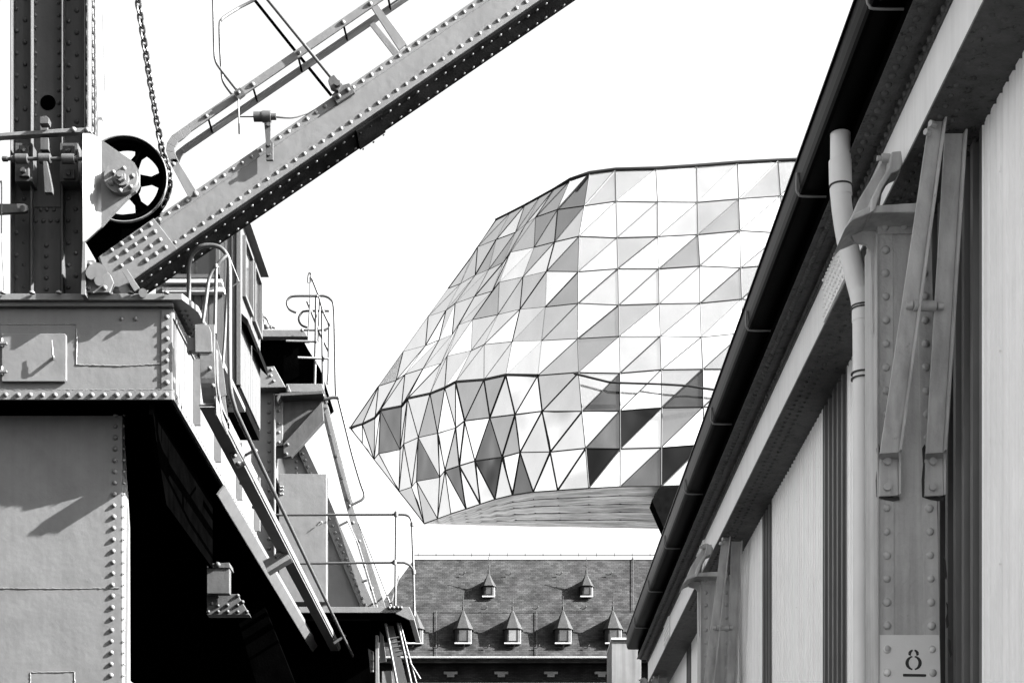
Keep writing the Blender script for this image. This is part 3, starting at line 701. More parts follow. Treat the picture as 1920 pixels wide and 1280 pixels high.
# cab -------------------------------------------------------
CD = 23.5
cab = MB(); zc0, zc1 = Z(722, CD), Z(405, CD); xc = X(447, CD); xl = X(292, CD)
x = xl
while x < xc - .02:
    w = min(.105, xc - x); cab.box((x, CD + random.uniform(0, .004), zc0), (x + w - .008, CD + .03, zc1)); x += .105
y = CD
while y < CD + 1.9: cab.box((xc, y, zc0), (xc + .02 + random.uniform(0,.003), y + .10, zc1)); y += .106
cab.box((xl+.01, CD+.03, zc0+.01), (xc-.002, CD+1.99, zc1-.01))
cab.box((xc-.02, CD-.03, zc0), (xc+.035, CD+.03, zc1)); cab.box((xc-.09, CD-.015, zc0), (xc-.05, CD+.01, zc1))
cabo = cab.build('cab', M['planks'], crane)
m = MB(); m.box((xl-.1, CD-.05, zc1), (xc+.13, CD+2.05, zc1+.03)); m.build('cab_roof', M['planks'], cabo)
def cwin(x0, y0, x1, y1):
    f = MB(); a, b_ = P(x0, y0, CD-.02), P(x1, y1, CD-.02)
    for s in ((a.x, a.z, a.x+.05, b_.z), (b_.x-.05, a.z, b_.x, b_.z), (a.x, a.z, b_.x, a.z-.05), (a.x, b_.z+.05, b_.x, b_.z), (b_.x-.45, b_.z, b_.x-.43, a.z)): f.box((s[0], CD-.045, s[1]), (s[2], CD-.003, s[3]))
    w = f.build('window', M['crane_tube'], cabo)
    g_ = MB(); g_.box((a.x+.03, CD-.02, a.z-.03), (b_.x-.03, CD-.006, b_.z+.03)); g_.build('pane', M['pane_dark'], w)
    s_ = MB(); s_.pbox(x0-6, 523, x1+4, 530, CD-.16, .15); s_.pbox(x0-12, 538, x1+8, 547, CD-.12, .11); s_.build('sill', M['strap'], w, .004)
cwin(316, 400, 412, 522)
for (y0, y1, za, zb_) in ((CD+.2, CD+.95, 11.1, 11.95), (CD+1.1, CD+1.8, 11.1, 11.95)):
    f = MB()
    for bx in ((y0, y1, za, za+.05), (y0, y1, zb_-.05, zb_), (y0, y0+.05, za+.05, zb_-.05), (y1-.05, y1, za+.05, zb_-.05)): f.box((xc+.02, bx[0], bx[2]), (xc+.07, bx[1], bx[3]))
    w = f.build('window', M['planks'], cabo); g_ = MB(); g_.box((xc+.024, y0+.04, za+.04), (xc+.035, y1-.04, zb_-.04)); g_.build('pane', M['pane_dark'], w)
m = MB()
for (y0, y1) in ((CD+.05, CD+1.0), (CD+1.08, CD+1.98)): m.extr([(xc+.02, y0, 10.82), (xc+.12, y0, 10.72), (xc+.12, y1, 10.72), (xc+.02, y1, 10.82)], (0,0,-.10))
m.box((xl, CD+.0, zc0-.14), (xc+.0, CD+1.95, zc0-.002)); m.build('drip_board', M['black'], cabo)

# ================================================================== SECOND CRANE (behind)
D2 = 34.0; p2 = D2 / F
cr2 = thing('harbour_crane', 'far portal crane with hooped ladder and railed platform behind the near crane', 'crane')
m = MB()
m.prism([(470,618),(565,618),(572,622),(577,631),(470,631)], D2-.1, .35)
m.tube(arc([P(492,600,D2), P(496,594,D2), P(502,600,D2), P(506,610,D2), P(516,615,D2)], 3), 2.5*p2, 6); m.tube([P(494,588,D2), P(497,617,D2)], 2*p2, 6); m.rivet(P(500,612,D2), FR, 5*p2); m.rivet(P(508,614,D2), FR, 3*p2)
m.build('upper_platform', M['crane'], cr2, .01)
m = MB(); m.prism([(470,634),(550,634),(570,640),(578,655),(600,690),(611,722),(600,732),(530,734),(470,734)], D2+.1, 1.6)
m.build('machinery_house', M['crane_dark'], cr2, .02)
m = MB(); m.prism([(536,719),(604,719),(607,729),(600,735),(536,735)], D2-.25, .8); m.prism([(475,690),(514,686),(536,726),(475,727)], D2-.3, .3)
for x, y in ((509,693),(508,704),(513,714),(484,700),(484,715)): m.rivet(P(x, y, D2-.3), FR, 3.2*p2)
m.prism([(540,720),(538,735),(546,735)], D2-.3, .1)
m.build('lower_platform', M['crane'], cr2, .01)
m = MB()                                                   # knee gusset and brace
m.prism([(515,738),(606,738),(606,762),(532,856),(515,856)], D2+.05, .12)
m.prism([(604,752),(607,788),(546,855),(532,857),(531,832)], D2-.1, .15)
m.prism([(518,745),(524,737),(604,732),(606,738),(526,742),(520,752)], D2-.3, .6)
m.rivet(P(539,833,D2-.1), FR, 3.6*p2); m.rivet(P(537,851,D2-.1), FR, 3.6*p2)
m.build('knee_bracket', M['mast'], cr2, .006)
m = MB()                                                   # leg
m.prism([(470,735),(513,735),(513,1142),(470,1142)], D2, .5); m.prism([(513,738),(516,738),(516,1142),(513,1142)], D2-.12, .6)
m.prism([(516,740),(530,740),(530,835),(516,835)], D2-.02, .3)
m.prism([(516,832),(560,832),(572,855),(690,1142),(516,1142)], D2+.3, .5)
m.prism([(560,835),(571,833),(600,895),(705,1142),(678,1142),(612,985),(585,905),(560,850)], D2+.24, .08)
y = 755
while y < 1130: m.rivet(P(504.5, y, D2), FR, 3.2*p2); y += 18.2
for y in (770, 793, 810, 829): m.rivet(P(523, y, D2-.02), FR, 3*p2)
k = 0; y = 850
while y < 1135: m.rivet(P(567+(y-850)*.415, y, D2+.24), FR, 3.0*p2); y += 12.3
for y in (842,853,865,877,887): m.rivet(P(556, y, D2+.3), FR, 2.8*p2)
leg2 = m.build('leg', M['crane'], cr2, .006)
m = MB(); m.box((X(470,D2), D2, 0), (X(513,D2), D2+.5, Z(1142.5,D2))); m.box((X(516,D2+.3), D2+.3, 0), (X(702,D2+.3), D2+.8, Z(1142.5,D2+.3))); m.build('lower_leg', M['crane_dark'], cr2)  # lower part of the leg coloured black for the shade below the platform
m = MB(); m.pbox(523, 888, 612, 1128, D2-.05, .32)
for x, y in ((525,912),(529,912),(525,918),(529,918),(525,926),(529,926)): m.rivet(P(x+1, y, D2-.05), FR, 2.2*p2)
m.rivet(P(602,979,D2-.05), FR, 3*p2); m.tube([P(596,984,D2-.1), P(604,978,D2-.1)], 1.2*p2, 6)
m.build('cover_plate', M['crane'], leg2, .008)
# ladder stile beside the leg
m = MB(); pts = [(608,768),(655,945),(668,985),(703,1135),(714,1200)]
m.prism([(600,760),(612,757),(659,940),(722,1134),(726,1180),(706,1180),(702,1134),(646,940)], D2+.1, .05)
m.extr([P(612,757,D2+.1), P(659,940,D2+.1), P(659,940,D2+.1)+Vector((0,.25,0)), P(612,757,D2+.1)+Vector((0,.25,0))], (.02,0,0))
for x, y in ((607,774),(618,815),(630,855),(641,896),(652,936),(662,979),(674,1014),(684,1060),(697,1102)): m.rivet(P(x, y, D2+.1), FR, 3.2*p2)
lad = m.build('ladder_stile', M['crane'], cr2, .004)
m = MB(); m.tube([P(636,985,D2), P(652,977,D2)], 2.2*p2, 6); m.tube([P(678,1090,D2), P(688,1087,D2)], 2.5*p2, 6)
m.tube([P(652,977,D2), P(672,1020,D2), P(708,1140,D2)], 1.3*p2, 6); m.tube([P(672,980,D2), P(700,1050,D2), P(735,1140,D2)], 1.5*p2, 6)
m.build('ladder_bracket', M['crane_tube'], lad)
# hoops
t = 2.4*p2
m = MB()
m.tube(arc([P(555,586,D2), P(543,580,D2), P(538,568,D2), P(543,558,D2), P(555,555,D2), P(595,555,D2), P(608,555,D2), P(620,561,D2), P(626,576,D2), P(628,640,D2), P(630,735,D2), P(634,746,D2)], 4), t, 8)
m.tube(arc([P(634,746,D2), P(645,790,D2), P(660,850,D2), P(676,905,D2), P(683,925,D2), P(680,935,D2), P(668,942,D2), P(655,948,D2)], 5), t, 8)
m.tube(arc([P(576,614,D2+.3), P(565,609,D2+.3), P(560,598,D2+.3), P(565,587,D2+.3), P(575,583,D2+.3), P(617,583,D2+.3)], 4), t*.9, 8)
m.tube(arc([P(578,530,D2), P(578,520,D2), P(580,512,D2), P(584,516,D2), P(582,530,D2)], 3), t*.8, 8)
m.tube([P(582,520,D2), P(582,560,D2), P(577,640,D2)], t*.7, 8)
m.tube([P(585,522,D2), P(598,555,D2), P(605,582,D2), P(617,607,D2), P(619,612,D2)], t*.9, 8)
m.tube([P(576,565,D2+.2), P(584,585,D2+.2), P(600,625,D2+.2), P(617,660,D2+.2)], t, 8)
m.tube([P(593,555,D2-.1), P(592,640,D2-.1), P(590,720,D2-.1)], t*1.1, 8); m.tube([P(604,582,D2), P(605,670,D2), P(606,745,D2)], t, 8)
m.tube([P(600,560,D2+.2), P(597,640,D2+.2)], t*.8, 8); m.tube([P(617,607,D2), P(616,700,D2), P(614,720,D2)], t*.9, 8)
m.tube([P(566,619,D2), P(612,619,D2)], t*.8, 8); m.tube(arc([P(608,618,D2), P(617,614,D2), P(618,606,D2)], 3), t*.8, 8)
m.tube([P(536,639,D2-.3), P(592,640,D2-.1)], t, 8); m.tube([P(558,670,D2-.3), P(616,672,D2)], t, 8)
m.tube(arc([P(606,748,D2), P(612,748,D2), P(624,745,D2), P(637,746,D2)], 3), 3.2*p2, 8)
for x, y in ((594,555),(605,584),(606,670),(592,640),(617,607),(634,746),(655,948),(566,619)): m.rivet(P(x, y, D2-.15), FR, 3.2*p2)
m.build('ladder_hoop', M['crane_tube'], cr2)
# railed platform
D3 = 33.0; p3 = D3 / F
m = MB(); m.pbox(560, 1137, 742, 1148, D3-.2, 2.2); m.prism([(742,1137),(768,1137),(777,1158),(777,1162),(768,1162),(742,1150)], D3-.2, 2.2)
plat = m.build('railed_platform', M['crane'], cr2, .006)
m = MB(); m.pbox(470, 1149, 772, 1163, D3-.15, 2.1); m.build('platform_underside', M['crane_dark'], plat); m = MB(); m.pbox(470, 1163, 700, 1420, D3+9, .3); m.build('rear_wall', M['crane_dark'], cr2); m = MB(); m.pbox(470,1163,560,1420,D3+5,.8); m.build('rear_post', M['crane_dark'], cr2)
m = MB(); t = 2.3*p3
m.tube([P(513,965,D3), P(742,964,D3)] + arc([P(755,964,D3), P(766,967,D3), P(772,978,D3), P(773,1000,D3), P(775,1060,D3), P(777,1155,D3)], 4), t, 9)
m.tube([P(550,1056,D3), P(742,1054,D3)] + arc([P(757,1054,D3), P(768,1059,D3), P(775,1068,D3)], 3), t, 9)
m.tube([P(743,958,D3), P(741,1135,D3)], t*1.05, 9)
m.tube([P(743,960,D3), P(743,968,D3)], t*1.9, 8); m.tube([P(740,1050,D3), P(740,1058,D3)], t*1.9, 8); m.tube([P(773,980,D3), P(773,986,D3)], t*1.7, 8); m.tube([P(775,1068,D3), P(776,1076,D3)], t*1.7, 8)
m.tube([P(733,1130,D3), P(748,1080,D3+2)], t*.8, 8)
for x in (730, 738, 746, 752): m.rivet(P(x, 1139, D3-.2), FR, 3.6*p3, 6*p3)
m.build('railing', M['crane_tube'], plat)
# ladder and framework below the platform
m = MB()
m.prism([(721,1168),(736,1167),(768,1300),(750,1300)], D3+.3, .05); m.tube([P(746,1167,D3), P(775,1300,D3)], 2.6*p3, 8); m.tube([P(750,1167,D3), P(786,1300,D3)], 1.8*p3, 8)
m.tube([P(723,1168,D3), P(748,1300,D3)], 2.6*p3, 8)
for k in range(5): m.tube([P(731+3.4*k, 1197+8*k, D3), P(752+3.4*k, 1193+8*k, D3)], 2*p3, 6)
m.tube([P(768,1240,D3), P(788,1272,D3)], 2*p3, 8)
m.build('lower_ladder', M['crane_tube'], cr2)
m = MB(); m.prism([(704,1190),(709,1190),(711,1300),(704,1300)], D3+.2, .1); m.prism([(712,1182),(718,1190),(724,1238),(712,1240)], D3+.4, .1)
m.prism([(690,1215),(700,1220),(700,1258),(694,1258)], D3+.5, .1); m.prism([(716,1258),(734,1256),(736,1300),(716,1300)], D3+.35, .2)
m.prism([(736,1250),(758,1300),(736,1300)], D3+.5, .2)
for y in (1222,1238,1252): m.rivet(P(698, y, D3+.5), FR, 3*p3)
m.build('lower_frame', M['crane'], cr2, .004)

# ================================================================== GLASS OFFICE BUILDING
DG = 92.0
ob = thing('office_building', 'faceted glass office building cantilevered above the slate roof', 'building')
def dep(x, y): 
    t = max(0.0, (1090 - x) / 430.0); b = 26 * t**1.35
    bulge = max(0, (640 - y) / 330.0)**2 * 4.0 - max(0, (y - 700) / 220) * .6
    return DG + b + bulge
rows = [
 [(929.4,413),(955.6,400),(983,386),(1011,370.6),(1038,355.6),(1069.4,338),(1105,325.6),(1153.8,319),(1230,317),(1306,312),(1383,306),(1459,302),(1535,299),(1611,296)],
 [(895,463),(930,449.4),(966,436),(985,421),(1003.8,407.5),(1045,393),(1095.6,386),(1155,377.5),(1233,378.8),(1307.5,379.5),(1385.5,373),(1463.8,367.5),(1541,366),(1617,362)],
 [(890.6,516),(916,505.6),(943.8,492),(956.9,473),(1001,463.8),(1039.4,453.8),(1085.5,443),(1157,445.8),(1233.5,443.8),(1308.8,440),(1387.5,432.5),(1467,437),(1544,433),(1620,428)],
 [(853,569),(889.4,556),(922.5,546),(935.6,529.4),(980,519.4),(1024.4,508.8),(1083.8,509.5),(1158.8,503.8),(1235,504),(1312.5,498.8),(1388.8,502),(1466,495),(1544,498),(1621,492)],
 [(847.5,627.5),(860,609),(885.6,599.4),(933,590),(974.4,580),(1021.9,575.6),(1083.8,568.8),(1160,572),(1236,569.5),(1312.6,568.4),(1390.8,560.7),(1468,566),(1545,560),(1622,556)],
 [(826.9,681),(838,667.5),(883,657.5),(907.5,646),(960,640.6),(1015,638.8),(1083,635),(1161,630.5),(1238,630.5),(1314.7,632),(1393,624),(1469,630),(1546,624),(1622,622)],
 [(806,738),(833.5,727),(853.7,716),(907,712),(948,703),(1008,704),(1085,698),(1162.4,699.6),(1240,693),(1318,692),(1395,692),(1470,690),(1546,688),(1622,686)],
]
EXT = {-1: {1:(883,482.5), 2:(863,532), 3:(836,582), 4:(823,637.5), 5:(793,691), 6:(763.7,747)},
       -2: {2:(840,541), 3:(802.5,593), 4:(797.5,648), 5:(758.8,702), 6:(752.5,761.5)},
       -3: {4:(755.6,659), 5:(742.5,713), 6:(713,769)},
       -4: {5:(709.4,723.8), 6:(703,783)}}
node = {}
for r, rw in enumerate(rows):
    for c, p in enumerate(rw): node[(r, c)] = p
for c, dct in EXT.items():
    for r, p in dct.items(): node[(r, c)] = p
tris = []                                                   # (p, q, r, class)
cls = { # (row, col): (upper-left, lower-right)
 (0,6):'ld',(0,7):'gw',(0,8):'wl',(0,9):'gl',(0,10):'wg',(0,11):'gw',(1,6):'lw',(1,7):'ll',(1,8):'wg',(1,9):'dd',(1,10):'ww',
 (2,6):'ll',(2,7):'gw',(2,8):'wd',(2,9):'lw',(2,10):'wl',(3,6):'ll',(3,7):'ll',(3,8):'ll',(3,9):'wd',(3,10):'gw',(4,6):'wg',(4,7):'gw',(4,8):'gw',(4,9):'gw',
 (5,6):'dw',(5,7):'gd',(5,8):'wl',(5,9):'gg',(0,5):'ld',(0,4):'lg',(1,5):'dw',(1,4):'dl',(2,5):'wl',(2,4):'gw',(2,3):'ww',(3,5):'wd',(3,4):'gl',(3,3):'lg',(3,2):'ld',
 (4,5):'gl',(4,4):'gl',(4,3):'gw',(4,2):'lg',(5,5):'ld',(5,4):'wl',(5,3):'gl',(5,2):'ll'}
for r in range(6):
    for c in range(-4, 13):
        A, B, Cc, Dd = node.get((r,c)), node.get((r,c+1)), node.get((r+1,c)), node.get((r+1,c+1))
        k = cls.get((r,c), random.choice(['lg','ll','gl','lw','gw','wl','ld','lg']))
        if c < 6: k = k.replace('g', 'l').replace('d', 'g')
        if A and B and Cc and Dd: tris += [(A, B, Cc, k[0]), (B, Dd, Cc, k[1])]
        elif B and Cc and Dd: tris.append((B, Dd, Cc, 'l'))
        elif A and B and Dd and not Cc: tris.append((A, B, Dd, 'l'))
tris.append((node[(5,-4)], node[(6,-4)], (679,795), 'l')); tris.append((node[(5,-4)], (679,795), (656,802), 'g'))
tris.append((node[(4,-3)], node[(5,-3)], node[(5,-4)], 'l')); tris.append((node[(0,0)], node[(1,0)], (929.4,413.1), 'l')) if 0 else None
ra = [(656,802),(679,795),(703,783),(713,769),(752.5,761.5),(763.7,747),(806,738),(833.5,727),(853.7,716),(907,712),(948,703),(1008,704),(1085,698),(1162.4,699.6),(1240,693),(1318,692),(1395,692),(1470,690),(1546,688),(1622,686)]
rb = [(679,831),(701,861),(709.7,850),(749.7,843),(756.7,832),(784,820),(820,812),(854,802),(870.6,789),(918,783),(965.4,777),(1016,771),(1091,771),(1162.4,770),(1241,764),(1318.5,763),(1396,760),(1471,758),(1547,755),(1623,752)]
rc = [(747.7,920.7),(771.6,912.8),(780.6,902),(824,894.5),(834,882),(860.8,873),(890,864),(941,857),(974.6,848),(1031,847),(1098,840),(1163,841),(1240,839),(1319,833),(1397,831),(1472,829),(1548,826),(1623,823)]
rd = [(771.6,950),(794.7,981),(820,972),(845,963),(873,954),(900,945),(927.4,936),(960.6,928),(999.4,922),(1045,919),(1104,915),(1163,912),(1239.7,911),(1319,909),(1397,908),(1472,906),(1548,905),(1623,903)]
def strip(T, B, edges, kinds):
    for n, ((i, j), (i2, j2)) in enumerate(zip(edges[:-1], edges[1:])):
        k = kinds[n] if n < len(kinds) else random.choice('lwlg')
        if k in 'lgw' and random.random() < .34: k = 'r'
        if i2 > i and j2 > j: tris.append((T[i], T[i2], B[j], k)); tris.append((T[i2], B[j2], B[j], k))
        elif i2 > i: tris.append((T[i], T[i2], B[j], k))
        else: tris.append((T[i], B[j2], B[j], k))
e1 = [(0,0),(1,0),(1,1),(2,1),(3,1),(3,2),(3,3),(4,3),(5,3),(5,4),(5,5),(6,5),(6,6),(7,6),(7,7),(8,7),(8,8),(9,8),(9,9),(10,9),(10,10),(11,10),(11,11),(12,11),(12,12)]
for k in range(13, 20): e1 += [(k, k-1), (k, k)]
strip(ra, rb, e1, 'ggglwDDllllwdwlwlgdllwlll' + 'wDwgwDlglglglg')
e2 = [(1,0),(2,0),(3,0),(4,0),(4,1),(5,1),(5,2),(5,3),(6,3),(6,4),(7,4),(7,5),(8,5),(8,6),(9,6),(9,7),(10,7),(10,8),(11,8),(11,9),(12,9),(12,10)]
for k in range(13, 20): e2 += [(k, k-3), (k, k-2)]
strip(rb, rc, e2, 'lglllllDllgwlwlDdwlwlwgl'[:21] + 'lDKlgwlglglglg')
e3 = [(0,0),(0,1),(1,1),(2,1),(2,2),(3,2),(4,2),(4,3),(4,4),(5,4),(5,5),(6,5),(6,6),(7,6),(7,7),(8,7),(8,8),(9,8),(9,9),(10,9),(10,10)]
for k in range(11, 18): e3 += [(k, k-1), (k, k)]
e3 = [e for e in e3 if e[1] <= 17]
strip(rc, rd, e3, 'lggglllwDlllKlwlDlwl'[:20] + 'KwlDglglglglgl')
tris = [(t[0], t[1], t[2], 'l' if t[3] in 'DK' else t[3]) for t in tris]
def paint(kls, pts):                                         # the clear panes, whose dark look is put into the tint
    for x, y in pts:
        def inside(t):
            q = t[:3]; sg = [(q[(i+1) % 3][0]-q[i][0])*(y-q[i][1]) - (q[(i+1) % 3][1]-q[i][1])*(x-q[i][0]) for i in range(3)]
            return all(v >= 0 for v in sg) or all(v <= 0 for v in sg)
        for n_, t in enumerate(tris):
            if inside(t): tris[n_] = (t[0], t[1], t[2], kls); break
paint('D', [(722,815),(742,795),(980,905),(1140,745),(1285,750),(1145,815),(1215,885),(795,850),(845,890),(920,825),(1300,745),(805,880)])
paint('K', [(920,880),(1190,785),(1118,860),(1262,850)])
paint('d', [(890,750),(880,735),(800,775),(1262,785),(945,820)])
zig = {}
def zz(p):                                                 # every node stands a little in or out: the skin is faceted
    k = (round(p[0],1), round(p[1],1))
    if k not in zig: zig[k] = random.uniform(-.15, .15) * (1 if p[0] > 1000 else .35)
    return P(p[0], p[1], dep(*p) + zig[k])
def area(t): a, b_, c = t[:3]; return abs((b_[0]-a[0])*(c[1]-a[1]) - (c[0]-a[0])*(b_[1]-a[1]))
vis = [t for t in tris if area(t) > 8]
def visible(t):                                            # right of the gutter line nothing shows
    cx = sum(p[0] for p in t[:3])/3; cy = sum(p[1] for p in t[:3])/3
    return cx < 1605 - .3618*cy + 12
vis.sort(key=lambda t: -(area(t) * (1 if visible(t) else .01)))
def shrink(pts, f=.0): return pts
for t in vis[:100]:
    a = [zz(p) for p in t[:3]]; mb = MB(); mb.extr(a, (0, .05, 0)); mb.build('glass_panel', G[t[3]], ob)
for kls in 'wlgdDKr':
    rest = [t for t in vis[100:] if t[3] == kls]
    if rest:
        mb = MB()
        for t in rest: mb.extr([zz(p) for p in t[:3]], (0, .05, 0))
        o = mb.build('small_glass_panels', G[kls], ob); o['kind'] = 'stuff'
# mullions
ed = {}
for t in vis:
    p = t[:3]
    for i in range(3):
        a, b_ = p[i], p[(i+1) % 3]; k = tuple(sorted([(round(a[0],1), round(a[1],1)), (round(b_[0],1), round(b_[1],1))])); ed[k] = (a, b_)
mb = MB()
for k, (a, b_) in ed.items():
    low = min(a[1], b_[1]) > 690 or False; f = .026
    if low: f = .037
    diag = abs(a[0]-b_[0]) > 15 and abs(a[1]-b_[1]) > 25
    if diag: f *= random.choice([.5, .8, 1.3]) if not low else random.choice([.7, 1.0, 1.25])
    if max(a[0], b_[0]) < 1030 and not low: f *= random.choice([.25, .35, .7])
    elif max(a[0], b_[0]) < 860: f *= .6
    if abs(a[0]-b_[0]) > 2.5 * abs(a[1]-b_[1]) and max(a[0], b_[0]) > 1030: f *= .75
    A, B = zz(a), zz(b_); A = A - Vector((0,.03,0)); B = B - Vector((0,.03,0))
    mb.tube([A, B], f, 5, False)
for k in range(len(ra)-1):
    if ra[k+1][0] < 1010: mb.tube([zz(ra[k]) - Vector((0,.05,0)), zz(ra[k+1]) - Vector((0,.05,0))], .075, 6)
mb.build('mullion_frame', M['mullion'], ob)
mb = MB(); cur = [(1076,700),(1141,716),(1162,717.5),(1240.6,720),(1290,723),(1318,727.5),(1341,730.6),(1420,745)]
mb.tube([P(x, y, dep(x, y) - .62) for x, y in cur], .062, 6); mb.build('curved_rail', M['mullion'], ob)
mb = MB(); tp = rows[0]; pr_ = [(p[0], p[1]-1.5) for p in tp]
mb.tube([zz(p) + Vector((0,0,.04)) for p in tp], [.06]*5 + [.11]*9, 6)
mb.build('roof_edge', M['mullion'], ob)
# rear hull so the building has its depth
mb = MB()
outline = [node[(0,k)] for k in range(14)] + [(1622,686),(1623,823),(1623,903)] + [p for p in reversed(rd[1:17])] + [rd[0], rc[0], rb[1], rb[0], ra[0], node[(5,-4)], node[(4,-3)], node[(3,-2)], node[(2,-2)], node[(1,0)]]
fr = [zz(p) + Vector((0,.2,0)) for p in outline]; n = len(fr)
bk = [P(1150 + (x - 1150) * .55, 640 + (y - 640) * .45, dep(x, y) + 22) for x, y in outline]
for i in range(n):
    j = (i+1) % n; mb.add([fr[i], fr[j], bk[j], bk[i]], [(0,1,2,3)])
cen = sum(bk, Vector()) / n; mb.add(bk + [cen], [(i, (i+1) % n, n) for i in range(n)])
mb.build('rear_shell', M['zinc'], ob)
# soffit
mb = MB(); top = [zz(p) + Vector((0,.05,-.02)) for p in rd[1:]]
bot = [P(x, y, dep(x, 960) + 5.5) for x, y in [(800,981.5),(822,982.5),(848,983.2),(876,984),(905,984.6),(935,985.2),(970,986),(1008,987),(1052,987.6),(1106,988.4),(1163,989.2),(1245,991),(1319,992),(1397,993),(1472,994),(1548,995),(1623,996)]]
n = len(top)
for i in range(n-1): mb.add([top[i], top[i+1], bot[i+1], bot[i]], [(0,1,2,3)])
for i in range(n-1): mb.add([bot[i], bot[i+1], bot[i+1]+Vector((0,12,4.2)), bot[i]+Vector((0,12,4.2))], [(0,1,2,3)])
sf = mb.build('soffit', M['soff'], ob)
uv = sf.data.uv_layers.new(name='UVMap')
for lp in sf.data.loops:
    vi = lp.vertex_index; uv.data[lp.index].uv = (sf.data.vertices[vi].co.x, (0 if vi % 4 < 2 else 1) + (2 if vi >= 4*(n-1) else 0))
mb = MB()
for f in (.2, .4, .6, .8): mb.tube([top[i].lerp(bot[i], f) + Vector((0,-.02,-.01)) for i in range(n)], .018, 4)
mb.build('soffit_joint', M['mullion'], ob)
mb = MB()
for i in range(6, 13):
    for f in (.2, .4, .6, .8): q = top[i].lerp(bot[i], f); mb.tube([q + Vector((-.06,-.05,0)), q + Vector((.06,-.05,.02))], .03, 5)
mb.build('soffit_clip', M['mullion'], ob)
mb = MB(); a = [(1236,914),(1222,937),(1245,990),(1262,1030),(1420,1030),(1420,914)]
mb.prism(a, 91.2, 1.5)
mb.build('support', M['black'], ob); mb = MB(); mb.box((X(1262,97), 97, 0), (X(1420,97), 103, Z(1030,97)+.2)); mb.build('support_pier', M['mullion'], ob)

# ================================================================== OLD FIRE STATION (slate roof with dormers)
st = thing('brick_building', 'old brick building with steep slate roof and pointed dormers', 'building')
DE, DR = 84.0, 89.0; zE, zR = Z(1232, DE), Z(1047, DR)
sy = (DR - DE) / (zR - zE)                                   # depth gained per metre of height
xa, xb = X(640, DE), X(1330, DE)
def onroof(x, y):                                            # point of the roof plane seen at this place
    k = (HY - y) / F; d = (DE + (EYE - zE) * sy) / (1 - k * sy); return P(x, y, d)
mb = MB(); rl = onroof(777, 1047).x
mb.add([(xa, DE, zE), (xb, DE, zE), (xb, DR, zR), (rl, DR, zR)], [(0,1,2,3)])
mb.add([(rl, DR, zR), (xb, DR, zR), (xb, DR+5, zE), (xa, DR+5, zE)], [(0,1,2,3)]); mb.add([(xa, DE, zE), (rl, DR, zR), (xa, DR+5, zE)], [(0,1,2)])
mb.build('roof', M['slate'], st); roof = bpy.data.objects['roof.001'] if 'roof.001' in bpy.data.objects else bpy.data.objects['roof']
mb = MB(); mb.box((rl, DR-.1, zR-.06), (xb, DR+.1, zR+.0)); mb.box((rl, DR-.05, zR+.0), (xb, DR+.05, zR+.07)); 
mb.build('ridge_cap', M['strap'], roof)
mb = MB(); mb.tube([(rl-.05, DR, zR+.20), (xb, DR, zR+.20)], .025, 6)
x = rl + .2
while x < xb: mb.tube([(x, DR, zR+.1), (x, DR, zR+.32)], .02, 6); x += .93
mb.build('ridge_rail', M['mullion'], roof)
mb = MB(); mb.box((xa, DE-.28, zE-.09), (xb, DE+.05, zE-.01)); mb.box((xa, DE-.32, zE-.05), (xb, DE-.28, zE+.0)); mb.build('eave_gutter', M['strap'], st)
mb = MB(); mb.box((xa, DE+.35, 0), (xb, DR+4.6, zE-.17)); mb.build('wall', M['brick'], st)
mb = MB(); mb.box((xa, DE-.22, zE-.3), (xb, DE+.34, zE-.17))
mb.build('cornice', M['brick'], st)
mb = MB()
for x in (845, 940, 1033, 1128):
    a = P(x, 1263, DE+.33); mb.box((a.x-.34, DE+.30, a.z), (a.x+.34, DE+.36, a.z+.12)); mb.box((a.x-.18, DE+.295, a.z-.14), (a.x+.18, DE+.36, a.z-.005))
mb.box((xa, DE+.25, Z(1280,DE+.3)-.25), (xb, DE+.36, Z(1280, DE+.3)+.03))
mb.build('stone_block', M['zinc'], st)
mb = MB(); 
for x, y0, y1 in ((818,1147,1232),(1006,1147,1232),(1187,1046,1146)):
    a, b_ = onroof(x, y0), onroof(x, y1); o_ = Vector((0,-.06,.06)); mb.tube([a+o_, b_+o_], .022, 6)
a, b_ = onroof(782,1149), onroof(1200,1147); mb.tube([a + Vector((0,-.05,.05)), b_ + Vector((0,-.05,.05))], .018, 5)
mb.build('roof_pipe', M['lead'], st)
mb = MB()
for x, y in ((867,1080),(954,1080),(1049,1080),(1142,1080),(908,1145),(1004,1144),(1094,1144),(770,1217),(818,1217),(866,1217),(912,1217),(960,1217),(1006,1217),(1052,1217),(1099,1217)):
    q = onroof(x, y) + Vector((0,-.08,.08)); mb.tube(arc([q+Vector((-.18,0,.02)), q+Vector((0,-.03,-.03)), q+Vector((.12,-.05,.06)), q+Vector((.14,-.03,.14))], 3), .022, 5); mb.build('snow_hook', M['mullion'], st); mb = MB()
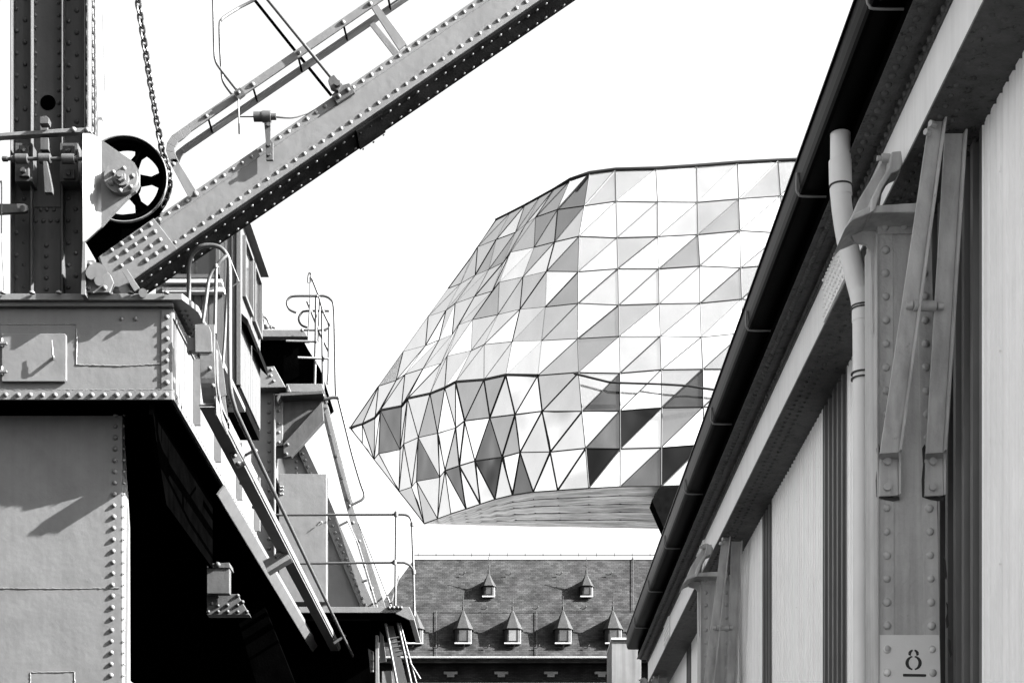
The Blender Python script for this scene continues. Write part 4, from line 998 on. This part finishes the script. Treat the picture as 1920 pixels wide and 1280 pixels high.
def dormer(px_, yb, yt, ya, yf, w, small):
    base = onroof(px_, yb); d0 = base.y - (.34 if not small else .24); zb_ = base.z; z1 = Z(yt, d0); za_ = Z(ya, d0 + w*.55); zf = Z(yf, d0 + w*.55)
    h = w / 2; cx = P(px_, yb, d0).x; back = d0 + (z1 - zb_) * sy + .6
    b = MB(); fl = h * .62
    b.extr([(cx-h, d0+.22, zb_-.05), (cx-fl, d0, zb_-.05), (cx+fl, d0, zb_-.05), (cx+h, d0+.22, zb_-.05), (cx+h, back, zb_-.05), (cx-h, back, zb_-.05)], (0,0,z1-zb_+.05))
    o = b.build('dormer', M['lead'], st)
    r_ = MB(); e = 1.30; cy = d0 + w*.55
    ring = [Vector((cx + h*e*math.cos(R(a)), cy + h*1.35*math.sin(R(a)), z1)) for a in (0, 45, 90, 135, 180, 225, 270, 315)]
    ring = [Vector((cx-fl*1.15, d0-.14, z1-.02)), Vector((cx+fl*1.15, d0-.14, z1-.02)), Vector((cx+h*e, d0+.2, z1-.02)), Vector((cx+h*e, cy+.35, z1-.02)), Vector((cx+fl, cy+.9, z1-.02)), Vector((cx-fl, cy+.9, z1-.02)), Vector((cx-h*e, cy+.35, z1-.02)), Vector((cx-h*e, d0+.2, z1-.02))]
    ap = Vector((cx, cy, za_)); n = len(ring)
    r_.add(ring + [ap], [(i, (i+1) % n, n) for i in range(n)] + [tuple(reversed(range(n)))])
    zr_ = za_ - .12; yb_ = lambda z: DE + (z - zE) * sy + .3
    r_.add([(cx, cy, zr_), (cx, yb_(zr_), zr_), (cx-h*1.2, cy+.2, z1), (cx-h*1.2, yb_(z1), z1), (cx+h*1.2, cy+.2, z1), (cx+h*1.2, yb_(z1), z1)], [(0,1,3,2),(0,4,5,1)])
    r_.build('spire', M['lead'], o)
    f_ = MB(); f_.tube([(cx, cy, za_-.1), (cx, cy, zf)], .022, 6); f_.tube([(cx, cy, za_-.05), (cx, cy, za_+.12)], .05, 8); f_.rivet((cx, cy, za_+.3), (0,0,1), .05); f_.build('finial', M['mullion'], o)
    g_ = MB(); gw = fl - .06; g_.box((cx-gw, d0-.02, zb_+.10), (cx+gw, d0-.004, z1-.1)); wn = g_.build('window', G['D'] if px_ != 961 else G['d'], o)
    fr_ = MB(); fr_.box((cx-fl-.02, d0-.03, zb_+.02), (cx-gw, d0-.002, z1-.03)); fr_.box((cx+gw, d0-.03, zb_+.02), (cx+fl+.02, d0-.002, z1-.03)); fr_.box((cx-gw, d0-.03, z1-.10), (cx+gw, d0-.002, z1-.03)); fr_.build('frame', M['mullion'], o)
    s_ = MB(); s_.box((cx-h-.02, d0-.10, zb_-.06), (cx+h+.02, d0+.05, zb_+.005)); s_.box((cx+h-.01, d0+.18, zb_), (cx+h+.03, d0+.24, z1-.02)); s_.build('sill', M['strap'], o)
for x in (777, 868, 961, 1056, 1150, 1244): dormer(x, 1207, 1177, 1141, 1117, .78, False)
for x in (916, 1100): dormer(x, 1119, 1097, 1073, 1043, .60, True)
